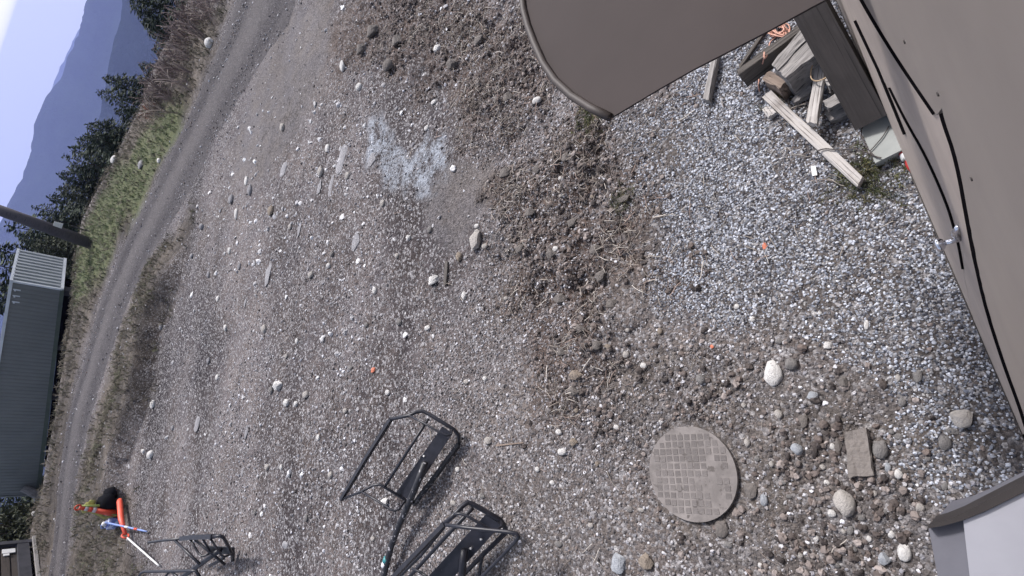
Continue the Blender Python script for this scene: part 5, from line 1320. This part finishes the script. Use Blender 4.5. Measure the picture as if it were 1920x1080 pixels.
def tree(tip, base, kmul, var, label, wide=1.0, group='conifers beyond the crest', name='conifer'):
    pbase = ray(*base); azb = math.atan2(pbase[0], pbase[1])
    rc = float(np.interp(azb, C_AZ, C_R)); d = rc * kmul
    loc = np.array([d * math.sin(azb), d * math.cos(azb), 0.0]); loc[2] = hgt(loc[0], loc[1]) - .1
    tp = at_dist(tip[0], tip[1], loc); v = tp - loc; h = max(1.5, float(np.linalg.norm(v)))
    t = empty(name, loc, random.uniform(0, 6.28), label, 'tree', group)
    q = Vector(v.tolist()).normalized(); lean = Vector((0, 0, 1)).rotation_difference(Vector((q.x * .6, q.y * .6, q.z))); t.rotation_euler = (lean.to_matrix().to_4x4() @ Matrix.Rotation(random.uniform(0, 6.28), 4, 'Z')).to_euler()
    cme, tme = TREES[var]; wide *= 1.8
    o = obj('crown', cme, t); o.scale = (h * wide, h * wide, h); o = obj('trunk', tme, t); o.scale = (h, h, h)
    return t
tree((240, 14), (325, 28), 1.12, 3, 'dark conifer at the far right edge above the brown brush', 1.3)
tree((262, 46), (322, 58), 1.16, 0, 'second dark conifer from the far right edge above the brush', 1.2)
tree((285, 92), (312, 105), 1.20, 0, 'small dark conifer behind the brown brush', 1.0)
tree((192, 148), (268, 172), 1.24, 0, 'dark conifer with two close spires, the right-hand spire', 1.0)
tree((181, 177), (262, 196), 1.20, 2, 'dark conifer with two close spires, the left-hand spire', 1.15)
tree((160, 235), (236, 258), 1.24, 3, 'dark conifer standing alone below the twin spires', .95)
tree((157, 252), (226, 276), 1.20, 0, 'shorter conifer crowding the lone dark conifer', 1.0)
tree((118, 300), (205, 312), 1.26, 2, 'thin see-through conifer in front of the mountain', 1.25)
tree((128, 282), (214, 296), 1.36, 0, 'conifer just behind the thin see-through one', .9)
tree((106, 330), (188, 344), 1.22, 3, 'dense broad conifer right of the utility pole top', .85)
tree((104, 356), (176, 368), 1.18, 1, 'olive green conifer beside the dense broad one', .9)
tree((60, 394), (165, 404), 1.26, 2, 'tall conifer whose spire reaches towards the pole', 1.0)
tree((74, 404), (158, 424), 1.20, 0, 'dark conifer directly behind the utility pole', 1.15)
tree((10, 430), (150, 446), 1.35, 2, 'tallest open conifer between the pole and the shed', 1.2)
tree((30, 446), (146, 462), 1.25, 3, 'bushy conifer against the ribbed end of the shed', .9)
tree((55, 455), (140, 476), 1.16, 1, 'low olive conifer touching the ribbed shed end', 1.0)
tree((-30, 505), (128, 512), 1.45, 2, 'see-through conifer showing behind the shed roof corner', 1.2)
tree((-45, 560), (118, 560), 1.5, 3, 'dark conifer half hidden behind the shed roof', 1.1)
tree((-25, 940), (66, 950), 1.75, 3, 'dark conifer left of the shed near the log', .7)
tree((-35, 972), (62, 980), 1.5, 0, 'dark conifer behind the bushes beside the hut', .9)
tree((-20, 1004), (60, 1006), 1.4, 3, 'dark conifer towering behind the board hut', .9)
for i_, (tp_, bs_, kk_, vv_, ll_, ww_) in enumerate([((215, 205), (250, 222), 1.3, 0, 'small conifer filling the gap left of the twin spires', 1.1), ((142, 262), (220, 286), 1.4, 3, 'conifer rising between the lone dark one and the thin one', .8),
      ((125, 318), (196, 326), 1.32, 0, 'conifer squeezed between the thin and the dense broad one', .9), ((88, 374), (170, 384), 1.38, 3, 'conifer behind the olive green one near the pole', .8), ((262, 118), (292, 140), 1.3, 0, 'small conifer half behind the brown brush above the twin spires', 1.2),
      ((-10, 470), (138, 488), 1.5, 0, 'far conifer peeking out above the ribbed shed end', 1.0)]):
    tree(tp_, bs_, kk_, vv_, ll_, ww_)
# leafy bushes between shed and hut
def bush(px, h, wdt, label, seed):
    loc = pick(*px); d = np.hypot(loc[0], loc[1]); loc = loc * np.array([1.04, 1.04, 1]); loc[2] = hgt(loc[0], loc[1])
    g = np.random.default_rng(seed); n = 1500
    cl = g.normal(0, 1, (26, 3)); cl /= np.linalg.norm(cl, axis=1)[:, None]; cl *= g.uniform(.35, .95, (26, 1)); cl[:, 2] = np.abs(cl[:, 2]) * .9 + .1
    c = cl[g.integers(0, 26, n)] + g.normal(0, .16, (n, 3)); c[:, 2] = np.abs(c[:, 2]); c = c * np.array([wdt, wdt, h])
    dd = g.normal(0, 1, (n, 3)); dd /= np.linalg.norm(dd, axis=1)[:, None]
    V, F = tri_soup(c, dd, g.uniform(.08, .17, n), g)
    t = empty('bush', loc, 0, label, 'bush', 'bushes between shed and hut'); obj('foliage', fast_mesh('foliage', V, F, M['leaf_dark']), t)
    m = MB(); rr_ = random.Random(seed)
    for i in range(6):
        a = rr_.uniform(0, 6.28); m.tube([(0, 0, 0), (math.cos(a) * wdt * .4, math.sin(a) * wdt * .4, h * .55), (math.cos(a) * wdt * .7, math.sin(a) * wdt * .7, h * .85)], [.03, .02, .008], 5)
    m.done('stem', M['bark'], t)
bush((60, 976), .9, .55, 'dark leafy bush nearest the leaning log', 1)
bush((59, 996), 1.1, .6, 'dark olive bush halfway between the log and the hut', 2)
bush((58, 1012), .9, .6, 'brownish bush close to the corner of the board hut', 3)
